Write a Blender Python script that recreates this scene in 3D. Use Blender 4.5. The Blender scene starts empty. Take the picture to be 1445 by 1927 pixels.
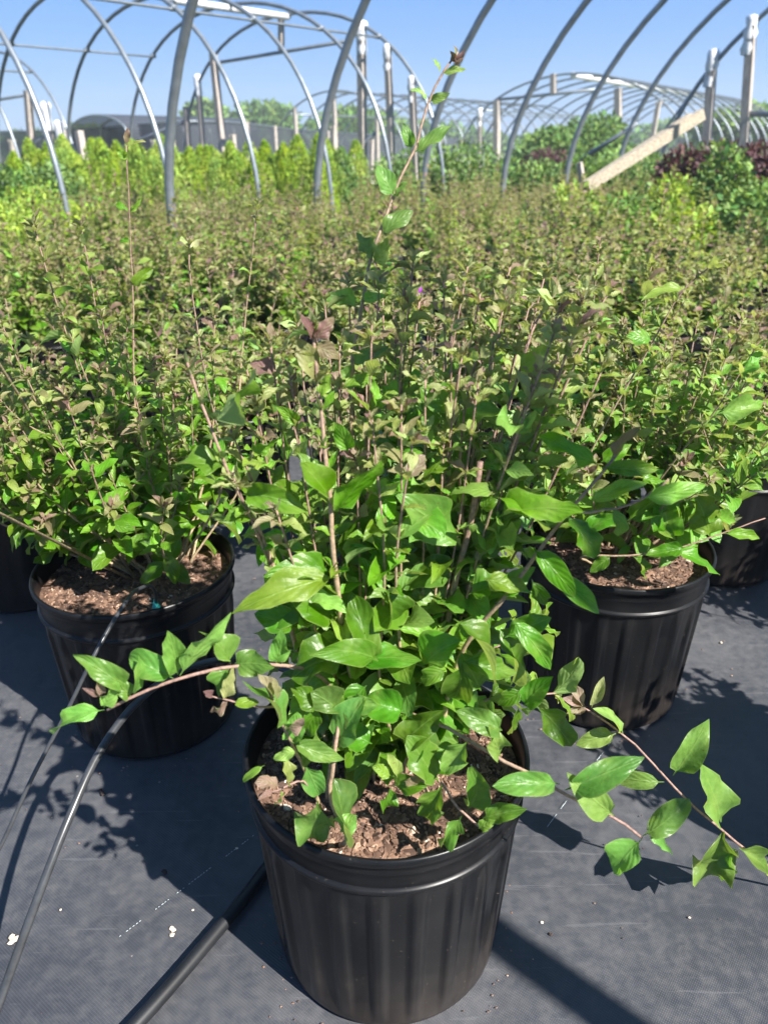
import bpy, math, random
import numpy as np
from mathutils import Vector, Matrix, noise
R = math.radians
SC = bpy.context.scene
COL = SC.collection

# ------------------------------------------------------------------ camera
PW, PH, FPX = 1445.0, 1927.0, 1460.0
PITCH, ROLL, HC = R(25.4), R(-0.5), 0.85
cp, sp = math.cos(PITCH), math.sin(PITCH)
FWD = np.array([0, cp, -sp]); _r = np.array([1., 0, 0]); _u = np.cross(_r, FWD)
RGT = math.cos(ROLL)*_r + math.sin(ROLL)*_u
UPV = -math.sin(ROLL)*_r + math.cos(ROLL)*_u
CAM = np.array([0, 0, HC])
cd = bpy.data.cameras.new('camera'); cam = bpy.data.objects.new('camera', cd); COL.objects.link(cam)
cd.sensor_fit = 'HORIZONTAL'; cd.sensor_width = 36; cd.lens = 36*FPX/PW
cd.clip_start = 0.02; cd.clip_end = 2000
cam.matrix_world = Matrix(((RGT[0], UPV[0], -FWD[0], 0), (RGT[1], UPV[1], -FWD[1], 0), (RGT[2], UPV[2], -FWD[2], HC), (0, 0, 0, 1)))
cd.dof.use_dof = True; cd.dof.focus_distance = 0.86; cd.dof.aperture_fstop = 9.5
SC.camera = cam

# ------------------------------------------------------------------ light
SUN_DIR = Vector((0.73, -0.68, 0.0)).normalized()
SUN_EL = R(44)
sun_vec = Vector((SUN_DIR.x*math.cos(SUN_EL), SUN_DIR.y*math.cos(SUN_EL), math.sin(SUN_EL)))
W = bpy.data.worlds.new("World"); SC.world = W; W.use_nodes = True
nt = W.node_tree; bg = nt.nodes['Background']
sky = nt.nodes.new('ShaderNodeTexSky'); sky.sky_type = 'NISHITA'; sky.sun_disc = False
sky.sun_elevation = SUN_EL; sky.sun_rotation = math.atan2(SUN_DIR.x, SUN_DIR.y)
sky.altitude = 300; sky.air_density = 1.0; sky.dust_density = 0.15; sky.ozone_density = 2.2
tcw = nt.nodes.new('ShaderNodeTexCoord'); sxw = nt.nodes.new('ShaderNodeSeparateXYZ'); nt.links.new(tcw.outputs['Generated'], sxw.inputs[0])
cr = nt.nodes.new('ShaderNodeValToRGB'); nt.links.new(sxw.outputs[2], cr.inputs[0])     # clear summer air: even blue down to the trees
e = cr.color_ramp.elements; e.new(.5); e.new(.5)
for q,(p,c) in zip(e, ((0,(.33,.55,.90)),(.055,(.25,.50,.92)),(.15,(.145,.40,.95)),(1,(.10,.26,.58)))): q.position=p; q.color=(*c,1)
vm = nt.nodes.new('ShaderNodeVectorMath'); vm.operation='SCALE'; vm.inputs['Scale'].default_value = 6.2; nt.links.new(cr.outputs[0], vm.inputs[0])
mw = nt.nodes.new('ShaderNodeMix'); mw.data_type='RGBA'; mw.inputs[0].default_value=.82
nt.links.new(sky.outputs[0], mw.inputs[6]); nt.links.new(vm.outputs[0], mw.inputs[7]); nt.links.new(mw.outputs[2], bg.inputs[0]); bg.inputs[1].default_value = 0.056
sl = bpy.data.lights.new('sun', 'SUN'); so = bpy.data.objects.new('sun', sl); COL.objects.link(so)
sl.energy = 5.0; sl.angle = R(0.55); sl.color = (1.0, 0.955, 0.88)
so.rotation_euler = (-sun_vec).to_track_quat('-Z', 'Y').to_euler()
SC.view_settings.view_transform = 'Standard'; SC.view_settings.look = 'None'
SC.view_settings.exposure = 1.54; SC.view_settings.gamma = 1.0
SC.render.engine = 'CYCLES'
SC.cycles.max_bounces = 8; SC.cycles.transparent_max_bounces = 12

# ------------------------------------------------------------------ helpers
def ray(x, y): return FWD + (x-PW/2)/FPX*RGT + (PH/2-y)/FPX*UPV
def at(x, y, Y):                       # photograph point at world depth Y
    d = ray(x, y); return CAM + d*(Y/d[1])
def gnd(x, y, z=0.0):
    d = ray(x, y); return CAM + d*((z-HC)/d[2])

class MB:
    def __init__(s): s.v=[]; s.f=[]; s.uv=[]; s.c=[]; s.n=0; s.mi=[]
    def add(s, v, f, uv=None, c=(0,0,0), mi=0):
        v = np.asarray(v, float).reshape(-1,3); k=len(v)
        f = [tuple(int(i)+s.n for i in q) for q in f]
        s.v.append(v); s.f += f; s.mi += [mi]*len(f)
        s.uv.append(np.zeros((k,2)) if uv is None else np.asarray(uv,float))
        c = np.asarray(c,float); s.c.append(np.tile(c,(k,1)) if c.ndim==1 else c)
        s.n += k
    def build(s, name, mat, parent=None, smooth=True):
        me = bpy.data.meshes.new(name)
        V = np.concatenate(s.v); me.from_pydata(V.tolist(), [], s.f)
        for m in (mat if isinstance(mat,(list,tuple)) else [mat]): me.materials.append(m)
        C = np.concatenate(s.c); UV = np.concatenate(s.uv)
        a = me.color_attributes.new('tint','FLOAT_COLOR','POINT')
        a.data.foreach_set('color', np.c_[C, np.ones(len(C))].ravel())
        ul = me.uv_layers.new(name='UVMap')
        li = np.empty(len(me.loops), int); me.loops.foreach_get('vertex_index', li)
        ul.data.foreach_set('uv', UV[li].ravel())
        if smooth: me.polygons.foreach_set('use_smooth', [True]*len(me.polygons))
        if any(s.mi): me.polygons.foreach_set('material_index', s.mi)
        me.update()
        o = bpy.data.objects.new(name, me); COL.objects.link(o)
        if parent: o.parent = parent
        return o

def tube(mb, pts, rad, n=6, c=None, cap=True):
    P = np.asarray(pts, float); k=len(P)
    rad = np.full(k, rad, float) if np.isscalar(rad) else np.asarray(rad, float)
    T = np.gradient(P, axis=0); T /= np.linalg.norm(T,axis=1)[:,None]+1e-12
    ref = np.array([0,0,1.]) if abs(T[0,2])<.9 else np.array([1.,0,0])
    N = np.cross(T[0], ref); N/=np.linalg.norm(N); V=[]; uv=[]; L=0
    for i in range(k):
        N = N - T[i]*(N@T[i]); N/=np.linalg.norm(N)+1e-12; B=np.cross(T[i],N)
        a = np.arange(n)*2*math.pi/n
        V.append(P[i]+rad[i]*(np.cos(a)[:,None]*N+np.sin(a)[:,None]*B))
        if i: L += np.linalg.norm(P[i]-P[i-1])
        uv.append(np.c_[a/6.283, np.full(n,L)])
    F=[(i*n+j, i*n+(j+1)%n, (i+1)*n+(j+1)%n, (i+1)*n+j) for i in range(k-1) for j in range(n)]
    if cap: F += [tuple(range(n))[::-1], tuple((k-1)*n+j for j in range(n))]
    cc = (0,0,0) if c is None else (c if np.ndim(c)==1 else np.repeat(np.asarray(c),n,axis=0))
    mb.add(np.concatenate(V), F, np.concatenate(uv), cc)

def smooth_path(pts, n):
    P = np.asarray(pts,float)
    if len(P) < 3: return P[0]+(P[-1]-P[0])*np.linspace(0,1,n)[:,None]
    d = np.r_[0, np.cumsum(np.linalg.norm(np.diff(P,axis=0),axis=1))]; m = np.gradient(P, d, axis=0)
    t = np.linspace(0, d[-1], n); i = np.clip(np.searchsorted(d,t,side='right')-1,0,len(P)-2)
    h = (d[i+1]-d[i]); s = ((t-d[i])/h)[:,None]; h=h[:,None]
    return (2*s**3-3*s**2+1)*P[i]+(s**3-2*s**2+s)*h*m[i]+(-2*s**3+3*s**2)*P[i+1]+(s**3-s**2)*h*m[i+1]

def beam(mb, a, b, w, h, c=(0,0,0), roll=None):       # square timber from a to b
    a=np.asarray(a,float); b=np.asarray(b,float); t=b-a; L=np.linalg.norm(t); t/=L
    up = np.array([0,0,1.]) if abs(t[2])<.9 else np.array([.633,.774,0])
    s = np.cross(t,up); s/=np.linalg.norm(s); u=np.cross(s,t)
    V=[p+sx*s*w/2+sz*u*h/2 for p in (a,b) for sx,sz in ((-1,-1),(1,-1),(1,1),(-1,1))]
    uv=[(i/4., (0 if j==0 else L)) for j in (0,1) for i in range(4)]
    mb.add(V, [(3,2,1,0),(4,5,6,7),(0,1,5,4),(1,2,6,5),(2,3,7,6),(3,0,4,7)], uv, c)

def lathe(mb, prof, n=96, mod=None, center=(0,0,0), c=(0,0,0)):
    V=[]; a=np.arange(n)*2*math.pi/n
    for i,(r,z) in enumerate(prof):
        rr = np.full(n, r) if mod is None else r + mod(a, i)
        V.append(np.c_[rr*np.cos(a)+center[0], rr*np.sin(a)+center[1], np.full(n,z)+center[2]])
    F=[(i*n+j, i*n+(j+1)%n, (i+1)*n+(j+1)%n, (i+1)*n+j) for i in range(len(prof)-1) for j in range(n)]
    mb.add(np.concatenate(V), F, None, c)

def empty(name, loc, label, cat, group=None, kind=None):
    o = bpy.data.objects.new(name, None); COL.objects.link(o); o.location = loc; o.empty_display_size=.1
    return tag(o, label, cat, group, kind)
def tag(o, label=None, cat=None, group=None, kind=None):
    if label: o['label']=label
    if cat: o['category']=cat
    if group: o['group']=group
    if kind: o['kind']=kind
    return o
def copy_tree(o, loc, rz=0, sc=1.0, label=None, group=None):
    c = o.copy(); COL.objects.link(c); c.location=loc; c.rotation_euler=(0,0,rz); c.scale=(sc,sc,sc)
    if label: c['label']=label
    if group: c['group']=group
    elif 'group' in c: del c['group']
    def rec(src, dst):
        for ch in [q for q in KIDS.get(src.name, [])]:
            d = ch.copy(); COL.objects.link(d); d.parent = dst; rec(ch, d)
    rec(o, c); return c
KIDS = {}
def note(root): # remember children for quick copying
    for o in COL.objects:
        if o.parent is root: KIDS.setdefault(root.name, []).append(o); note(o)

# ------------------------------------------------------------------ materials
def mat(name):
    m = bpy.data.materials.new(name); m.use_nodes=True; n=m.node_tree
    return m, n, n.nodes['Principled BSDF'], n.nodes['Material Output']
def N(n, t, **k):
    x = n.nodes.new(t)
    for a,b in k.items():
        if a.startswith('_'): x.inputs[int(a[1:])].default_value=b
        else: setattr(x,a,b)
    return x
def ramp(n, pts, src, interp='LINEAR'):
    r = n.nodes.new('ShaderNodeValToRGB'); r.color_ramp.interpolation=interp
    e = r.color_ramp.elements
    while len(e)<len(pts): e.new(.5)
    for q,(p,c) in zip(e,pts): q.position=p; q.color=(*c,1)
    n.links.new(src, r.inputs[0]); return r.outputs[0]
def math_(n, op, a, b=None, clamp=False):
    x = n.nodes.new('ShaderNodeMath'); x.operation=op; x.use_clamp=clamp
    for i,v in enumerate((a,b)):
        if v is None: continue
        if isinstance(v,(int,float)): x.inputs[i].default_value=v
        else: n.links.new(v, x.inputs[i])
    return x.outputs[0]
def mixc(n, fac, a, b, mode='MIX'):
    x = n.nodes.new('ShaderNodeMix'); x.data_type='RGBA'; x.blend_type=mode
    for i,v in ((0,fac),(6,a),(7,b)):
        if isinstance(v,(int,float)): x.inputs[i].default_value=v
        elif isinstance(v,tuple): x.inputs[i].default_value=(*v,1)
        else: n.links.new(v, x.inputs[i])
    return x.outputs[2]
def noise_(n, scale, detail=3, coord=None, rough=.5):
    x = N(n,'ShaderNodeTexNoise'); x.inputs['Scale'].default_value=scale; x.inputs['Detail'].default_value=detail; x.inputs['Roughness'].default_value=rough
    if coord is not None: n.links.new(coord, x.inputs['Vector'])
    return x.outputs[0]
def bump_(n, h, bs, strength=.3, dist=.001):
    b = N(n,'ShaderNodeBump'); b.inputs['Strength'].default_value=strength; b.inputs['Distance'].default_value=dist
    n.links.new(h, b.inputs['Height']); n.links.new(b.outputs[0], bs.inputs['Normal']); return b.outputs[0]

def leaf_mat(name, stops, back, veins=True, trans=.42, rough=.37):
    m,n,bs,out = mat(name); L=n.links
    at_ = N(n,'ShaderNodeAttribute'); at_.attribute_name='tint'
    sx = N(n,'ShaderNodeSeparateColor'); L.new(at_.outputs['Color'], sx.inputs[0])
    uv = N(n,'ShaderNodeUVMap'); su = N(n,'ShaderNodeSeparateXYZ'); L.new(uv.outputs[0], su.inputs[0])
    col = ramp(n, stops, sx.outputs[0])
    hs = N(n,'ShaderNodeHueSaturation'); L.new(col, hs.inputs['Color'])
    L.new(math_(n,'ADD', math_(n,'MULTIPLY', sx.outputs[1], .035), .4825), hs.inputs['Hue'])
    oi = N(n,'ShaderNodeObjectInfo')
    L.new(math_(n,'ADD', math_(n,'ADD', math_(n,'MULTIPLY', sx.outputs[1], .5), .62), math_(n,'MULTIPLY', oi.outputs['Random'], .28)), hs.inputs['Value'])
    L.new(math_(n,'ADD', math_(n,'MULTIPLY', oi.outputs['Random'], -.22), 1.10), hs.inputs['Saturation'])
    col = hs.outputs[0]
    tc = N(n,'ShaderNodeTexCoord')
    nz = noise_(n, 130, 3, tc.outputs['Object'])
    col = mixc(n, .5, col, mixc(n,1.0,col, ramp(n,[(.3,(.65,.7,.6)),(.7,(1.25,1.2,1.3))],nz),'MULTIPLY'))
    h = nz
    if veins:
        U = math_(n,'ABSOLUTE', math_(n,'SUBTRACT', su.outputs[0], .5))          # 0 at midrib .5 at margin
        mid = math_(n,'SUBTRACT', 1.0, math_(n,'MULTIPLY', U, 22.), True)
        ph = math_(n,'SUBTRACT', math_(n,'ADD',math_(n,'MULTIPLY', su.outputs[1], 5.6),math_(n,'MULTIPLY',nz,.5)), math_(n,'MULTIPLY', U, 4.4))
        fr = math_(n,'ABSOLUTE', math_(n,'SUBTRACT', math_(n,'FRACT', ph), .5))
        side = math_(n,'SUBTRACT', 1.0, math_(n,'MULTIPLY', fr, 13.0), True)
        side = math_(n,'MULTIPLY', side, math_(n,'SUBTRACT', 1.0, math_(n,'MULTIPLY', U, 1.9), True))
        vein = math_(n,'MAXIMUM', mid, math_(n,'MULTIPLY', side, .35))
        edge = math_(n,'MULTIPLY', math_(n,'SUBTRACT', U, .462, True), 22.0, True)
        col = mixc(n, math_(n,'MULTIPLY', vein, .34), col, (.22,.36,.08))
        col = mixc(n, math_(n,'MULTIPLY', edge, .5), col, (.28,.36,.10))
        quilt = math_(n,'SUBTRACT', math_(n,'MULTIPLY', fr, -1.6), math_(n,'MULTIPLY', mid,.8))
        h = math_(n,'ADD', math_(n,'MULTIPLY', quilt, -.42), math_(n,'MULTIPLY', nz, 1.1))
    if veins:
        sp2 = noise_(n, 210, 2, tc.outputs['Object']); col = mixc(n, math_(n,'MULTIPLY', math_(n,'GREATER_THAN', sp2, .735), .7), col, (.16,.10,.04))
        pale = noise_(n, 38, 3, tc.outputs['Object']); col = mixc(n, math_(n,'MULTIPLY', ramp(n,[(.5,(0,0,0)),(.72,(1,1,1))],pale), .35), col, (.27,.36,.08))
    geo = N(n,'ShaderNodeNewGeometry')
    colb = mixc(n, .62, col, back)
    c2 = mixc(n, geo.outputs['Backfacing'], col, colb)
    L.new(c2, bs.inputs['Base Color'])
    rg = math_(n,'ADD', math_(n,'MULTIPLY', geo.outputs['Backfacing'], .25), rough)
    rg = math_(n,'ADD', rg, math_(n,'MULTIPLY', sx.outputs[0], .15)); L.new(rg, bs.inputs['Roughness'])
    bs.inputs['Specular IOR Level'].default_value=.42
    nb = bump_(n, h, bs, .6, .0015)
    tr = N(n,'ShaderNodeBsdfTranslucent'); L.new(mixc(n,1.0,c2,(1.75,1.6,.75),'MULTIPLY'), tr.inputs[0]); L.new(nb, tr.inputs['Normal'])
    mx = N(n,'ShaderNodeMixShader'); mx.inputs[0].default_value=trans
    L.new(bs.outputs[0], mx.inputs[1]); L.new(tr.outputs[0], mx.inputs[2]); L.new(mx.outputs[0], out.inputs[0])
    return m
LEAF = leaf_mat('abelia_leaf', [(0,(.060,.165,.016)),(.35,(.125,.275,.026)),(.6,(.23,.36,.06)),(.78,(.29,.30,.12)),(.9,(.25,.16,.13)),(1,(.22,.105,.115))], (.25,.33,.14))
THUJA = leaf_mat('arborvitae_foliage', [(0,(.13,.24,.02)),(.5,(.26,.38,.03)),(1,(.42,.50,.05))], (.2,.3,.05), veins=False, rough=.6, trans=.3)
GREEN = leaf_mat('broad_foliage', [(0,(.05,.13,.025)),(.5,(.12,.23,.04)),(1,(.24,.36,.07))], (.12,.18,.07), veins=False, rough=.5, trans=.3)
GOLD = leaf_mat('golden_foliage', [(0,(.12,.24,.02)),(.5,(.22,.35,.03)),(1,(.38,.46,.06))], (.3,.36,.08), veins=False, rough=.5, trans=.3)
PURPLE = leaf_mat('purple_foliage', [(0,(.035,.012,.016)),(.5,(.07,.022,.028)),(1,(.12,.05,.04))], (.08,.03,.035), veins=False, rough=.5, trans=.2)

def stem_mat():
    m,n,bs,out = mat('stem_bark'); L=n.links
    at_ = N(n,'ShaderNodeAttribute'); at_.attribute_name='tint'; sx=N(n,'ShaderNodeSeparateColor'); L.new(at_.outputs['Color'], sx.inputs[0])
    tc=N(n,'ShaderNodeTexCoord')
    col = ramp(n,[(0,(.36,.28,.17)),(.45,(.30,.22,.13)),(.75,(.23,.155,.105)),(1,(.24,.145,.115))], sx.outputs[0])
    nz=noise_(n,300,4,tc.outputs['Object']); col = mixc(n,.7,col,mixc(n,1.0,col,ramp(n,[(.3,(.45,.45,.45)),(.7,(1.5,1.5,1.5))],nz),'MULTIPLY'))
    L.new(col, bs.inputs['Base Color']); bs.inputs['Roughness'].default_value=.7; bump_(n,nz,bs,.5,.0008); return m
STEM = stem_mat()

def pot_mat():
    m,n,bs,out = mat('black_plastic'); L=n.links; tc=N(n,'ShaderNodeTexCoord')
    a = noise_(n,9,5,tc.outputs['Object']); b = noise_(n,260,3,tc.outputs['Object'])
    mp=N(n,'ShaderNodeMapping'); mp.inputs['Scale'].default_value=(60,60,4); L.new(tc.outputs['Object'],mp.inputs[0]); s=noise_(n,1,3,mp.outputs[0])
    col = ramp(n,[(.35,(.0035,.004,.005)),(.75,(.009,.009,.010))], math_(n,'ADD',math_(n,'MULTIPLY',a,.6),math_(n,'MULTIPLY',s,.4)))
    sx=N(n,'ShaderNodeSeparateXYZ'); L.new(tc.outputs['Object'],sx.inputs[0])
    dust = math_(n,'MULTIPLY', math_(n,'GREATER_THAN', b, .70), .3)
    col = mixc(n, dust, col, (.16,.13,.10))
    spl=math_(n,'MULTIPLY', math_(n,'MULTIPLY', math_(n,'SUBTRACT',1.0,math_(n,'MULTIPLY',sx.outputs[2],9.),True), noise_(n,45,4,tc.outputs['Object'])),.28); col=mixc(n,spl,col,(.12,.09,.07))
    film=math_(n,'MULTIPLY', ramp(n,[(.45,(0,0,0)),(.8,(1,1,1))], noise_(n,22,5,tc.outputs['Object'],.7)),.07); col=mixc(n,film,col,(.085,.08,.075))
    L.new(col, bs.inputs['Base Color'])
    L.new(ramp(n,[(.3,(.27,.27,.27)),(.8,(.42,.42,.42))], a), bs.inputs['Roughness'])
    bs.inputs['Specular IOR Level'].default_value=.22; bump_(n, math_(n,'ADD',s,math_(n,'MULTIPLY',b,.3)), bs,.15,.0006); return m
POT = pot_mat()

def soil_mat():
    m,n,bs,out = mat('bark_mulch'); L=n.links; tc=N(n,'ShaderNodeTexCoord')
    v=N(n,'ShaderNodeTexVoronoi'); v.inputs['Scale'].default_value=95; L.new(tc.outputs['Object'],v.inputs['Vector'])
    sv=N(n,'ShaderNodeSeparateColor'); L.new(v.outputs['Color'],sv.inputs[0])
    nz=noise_(n,60,4,tc.outputs['Object'])
    col=ramp(n,[(0,(.025,.014,.010)),(.4,(.08,.043,.028)),(.75,(.19,.108,.070)),(1,(.30,.19,.12))], math_(n,'ADD',math_(n,'MULTIPLY',sv.outputs[0],.6),math_(n,'MULTIPLY',nz,.4)))
    L.new(col,bs.inputs['Base Color']); bs.inputs['Roughness'].default_value=.9
    bump_(n, math_(n,'SUBTRACT',nz,v.outputs['Distance']), bs,.9,.004); return m
SOIL = soil_mat()
def chip_mat():
    m,n,bs,out = mat('bark_chip'); L=n.links
    at_ = N(n,'ShaderNodeAttribute'); at_.attribute_name='tint'; sx=N(n,'ShaderNodeSeparateColor'); L.new(at_.outputs['Color'], sx.inputs[0])
    tc=N(n,'ShaderNodeTexCoord'); nz=noise_(n,400,3,tc.outputs['Object'])
    col=ramp(n,[(0,(.035,.020,.014)),(.4,(.13,.072,.047)),(.75,(.27,.165,.110)),(.93,(.38,.26,.18)),(1,(.55,.47,.38))], sx.outputs[0])
    col=mixc(n,1.0,col,ramp(n,[(.3,(.6,.6,.6)),(.7,(1.2,1.2,1.2))],nz),'MULTIPLY')
    L.new(col,bs.inputs['Base Color']); bs.inputs['Roughness'].default_value=.75; bump_(n,nz,bs,.5,.001); return m
CHIP = chip_mat()

def fabric_mat():
    m,n,bs,out = mat('woven_ground_cloth'); L=n.links
    tc=N(n,'ShaderNodeTexCoord'); mp=N(n,'ShaderNodeMapping'); mp.inputs['Rotation'].default_value=(0,0,R(38)); L.new(tc.outputs['Object'],mp.inputs[0])
    def wave(ax, sc):
        w=N(n,'ShaderNodeTexWave'); w.wave_type='BANDS'; w.bands_direction=ax; w.inputs['Scale'].default_value=sc; w.inputs['Distortion'].default_value=.35; w.inputs['Detail'].default_value=1
        w.inputs['Detail Scale'].default_value=3; L.new(mp.outputs[0],w.inputs['Vector']); return w.outputs['Fac']
    wx=wave('X',150); wy=wave('Y',110)
    weave=math_(n,'MULTIPLY',wx,wy)
    mp2=N(n,'ShaderNodeMapping'); mp2.inputs['Rotation'].default_value=(0,0,R(38)); mp2.inputs['Scale'].default_value=(5,90,1); L.new(tc.outputs['Object'],mp2.inputs[0])
    thr=noise_(n,1.2,4,mp2.outputs[0],.6)
    big=noise_(n,2.6,5,tc.outputs['Object'],.6); fine=noise_(n,55,5,tc.outputs['Object'],.7)
    base=ramp(n,[(.25,(.020,.022,.028)),(.75,(.052,.055,.064))], big)
    base=mixc(n, math_(n,'MULTIPLY',weave,.35), base, (.10,.105,.12))
    dust=math_(n,'MULTIPLY', ramp(n,[(.42,(0,0,0)),(.72,(1,1,1))], math_(n,'ADD',math_(n,'MULTIPLY',fine,.55),math_(n,'MULTIPLY',big,.45))), .5)
    base=mixc(n, dust, base, (.14,.135,.135))
    base=mixc(n, math_(n,'MULTIPLY', math_(n,'GREATER_THAN',thr,.64),.25), base, (.13,.13,.14))
    spk=N(n,'ShaderNodeTexVoronoi'); spk.inputs['Scale'].default_value=24; L.new(tc.outputs['Object'],spk.inputs['Vector'])
    ssp=N(n,'ShaderNodeSeparateColor'); L.new(spk.outputs['Color'],ssp.inputs[0])
    sp_=math_(n,'MULTIPLY', math_(n,'LESS_THAN',spk.outputs['Distance'],.045), math_(n,'GREATER_THAN',ssp.outputs[0],.72))
    base=mixc(n, math_(n,'MULTIPLY',sp_,.6), base, (.26,.24,.21))
    L.new(base,bs.inputs['Base Color']); L.new(ramp(n,[(.3,(.42,.42,.42)),(.7,(.62,.62,.62))],fine), bs.inputs['Roughness'])
    bs.inputs['Specular IOR Level'].default_value=.55
    med=noise_(n,7,4,tc.outputs['Object'],.6); hh=math_(n,'ADD',math_(n,'ADD',math_(n,'MULTIPLY',weave,.35),math_(n,'MULTIPLY',fine,.6)),math_(n,'MULTIPLY',med,5.))
    bump_(n,hh,bs,.45,.0012); return m
FABRIC = fabric_mat()

def simple(name, col, rough=.5, metal=0, nscale=30, var=.35, bump=.2, bd=.001, stretch=None):
    m,n,bs,out = mat(name); L=n.links; tc=N(n,'ShaderNodeTexCoord'); co=tc.outputs['Object']
    if stretch: mp=N(n,'ShaderNodeMapping'); mp.inputs['Scale'].default_value=stretch; L.new(co,mp.inputs[0]); co=mp.outputs[0]
    nz=noise_(n,nscale,5,co,.6)
    c=mixc(n,1.0,col,ramp(n,[(.25,(1-var,)*3),(.75,(1+var,)*3)],nz),'MULTIPLY')
    L.new(c,bs.inputs['Base Color']); bs.inputs['Roughness'].default_value=rough; bs.inputs['Metallic'].default_value=metal
    if bump: bump_(n,nz,bs,bump,bd)
    return m
GALV = simple('galvanised_pipe',(.20,.225,.25),.40,.5,14,.25,.1)
WOODP = simple('weathered_post',(.34,.295,.26),.85,0,6,.5,.5,.004,(9,9,1.2))
PLANK = simple('sawn_plank',(.33,.28,.21),.85,0,9,.65,.5,.003,(2,14,14))
WRAP = simple('white_plastic_wrap',(.62,.62,.64),.35,0,30,.12,.6,.01)
TUBE = simple('black_poly_tube',(.035,.037,.04),.32,0,60,.4,.15)
PIPE = simple('black_poly_pipe',(.008,.009,.011),.5,0,20,.5,.2)
TEAL = simple('teal_plastic',(.02,.42,.36),.35,0,50,.1,0)
THREAD = simple('pale_thread',(.55,.65,.66),.7,0,80,.3,0)
CRUMB = simple('pale_crumb',(.55,.45,.34),.8,0,200,.4,.5)
BARK = simple('tree_bark',(.12,.09,.065),.9,0,20,.4,.5,.01)
FLOWER = simple('purple_petal',(.30,.05,.36),.5,0,60,.2,0)
YLEAF = simple('orange_dead_leaf',(.75,.33,.03),.6,0,60,.2,0)
def net_mat():
    m,n,bs,out=mat('shade_netting'); L=n.links
    bs.inputs['Base Color'].default_value=(.035,.042,.055,1); bs.inputs['Roughness'].default_value=.8
    tr=N(n,'ShaderNodeBsdfTransparent'); mx=N(n,'ShaderNodeMixShader'); mx.inputs[0].default_value=.82
    L.new(tr.outputs[0],mx.inputs[1]); L.new(bs.outputs[0],mx.inputs[2]); L.new(mx.outputs[0],out.inputs[0]); return m
NET = net_mat()

# ------------------------------------------------------------------ leaves
def leaves(mb, base, dirn, nrm, length, width, age, rnd, rng, nu=4, nv=6, fold=None, droop=None, wav=1.0, fat=None):
    """many leaves at once; nu cells across, nv along"""
    base=np.asarray(base,float); M=len(base)
    if M==0: return
    D=np.asarray(dirn,float); D/=np.linalg.norm(D,axis=1)[:,None]
    Nn=np.asarray(nrm,float); Nn=Nn-D*(Nn*D).sum(1)[:,None]; Nn/=np.linalg.norm(Nn,axis=1)[:,None]+1e-9
    S=np.cross(D,Nn)
    length=np.broadcast_to(length,(M,)); width=np.broadcast_to(width,(M,)); age=np.broadcast_to(age,(M,)); rnd=np.broadcast_to(rnd,(M,))
    u=np.linspace(-1,1,nu+1); v=np.linspace(0,1,nv+1)**.92
    vv=np.clip((v-.10)/.90,0,1)
    sk = rng.uniform(.42,.62,M)                                    # where it is widest
    prof = (vv[None,:]**sk[:,None])*(1-vv[None,:])**(rng.uniform(.78,1.08,M)[:,None])
    prof/= prof.max(axis=1)[:,None]+1e-9
    prof = np.maximum(prof, .035*(v[None,:]<.98))
    fold = rng.uniform(.15,.95,M) if fold is None else np.broadcast_to(fold,(M,))
    droop= rng.normal(.55,.5,M) if droop is None else np.broadcast_to(droop,(M,))
    droop=np.where(np.abs(droop)<.05,.05,droop)
    U=u[None,None,:]; V=v[None,:,None]; L_=length[:,None,None]; Wd=(width*length)[:,None,None]*.5
    p=prof[:,:,None]*Wd
    th=droop[:,None,None]*V
    cy=np.sin(th)/droop[:,None,None]*L_; cz=-(1-np.cos(th))/droop[:,None,None]*L_
    fo=fold[:,None,None]*(1-.35*V)
    x=U*p*np.cos(fo); z0=np.abs(U)*p*np.sin(fo)
    f1=rng.uniform(.7,1.7,M)[:,None,None]; ph=rng.uniform(0,6.28,(M,2)); phs=np.where(U<0, ph[:,0][:,None,None], ph[:,1][:,None,None])
    amp=(wav*rng.uniform(.10,.36,M))[:,None,None]*p
    p=p*(1+.05*np.sin(6.28*f1*1.7*V+phs*1.3))
    z0=z0+amp*np.abs(U)**1.6*np.sin(6.28*f1*V+phs)*1.3
    f2=rng.uniform(2.2,3.6,M)[:,None,None]
    z0=z0+(wav*rng.uniform(.03,.16,M))[:,None,None]*p*np.abs(U)**2.5*np.sin(6.28*f2*V+phs*2.1)*(1.2 if nv>6 else 0)
    curl=(wav*rng.normal(.0,.45,M))[:,None,None]
    z0=z0+curl*p*.35*U*V*2                                         # twist
    nrm_up=np.cos(th); 
    y=cy+z0*np.sin(th); z=cz+z0*nrm_up
    bendx=(rng.normal(0,.16,M)*length)[:,None,None]*V**2; x=x+bendx
    P=base[:,None,None,:]+x[...,None]*S[:,None,None,:]+y[...,None]*D[:,None,None,:]+z[...,None]*Nn[:,None,None,:]
    k=(nu+1)*(nv+1)
    q=[(j*(nu+1)+i, j*(nu+1)+i+1,(j+1)*(nu+1)+i+1,(j+1)*(nu+1)+i) for j in range(nv) for i in range(nu)]
    q=np.array(q); F=(q[None]+ (np.arange(M)*k)[:,None,None]).reshape(-1,4)
    uv=np.stack(np.broadcast_arrays(U*.5+.5,V),-1)[0]; uv=np.tile(uv.reshape(-1,2),(M,1))
    c=np.stack([np.repeat(age,k),np.repeat(rnd,k),np.zeros(M*k)],-1)
    mb.v.append(P.reshape(-1,3)); mb.f+= (F+mb.n).tolist(); mb.mi+=[0]*len(F); mb.uv.append(uv); mb.c.append(c); mb.n+=M*k

def perp(T, rng):
    r=rng.normal(size=3); r-=T*(r@T); return r/np.linalg.norm(r)

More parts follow.
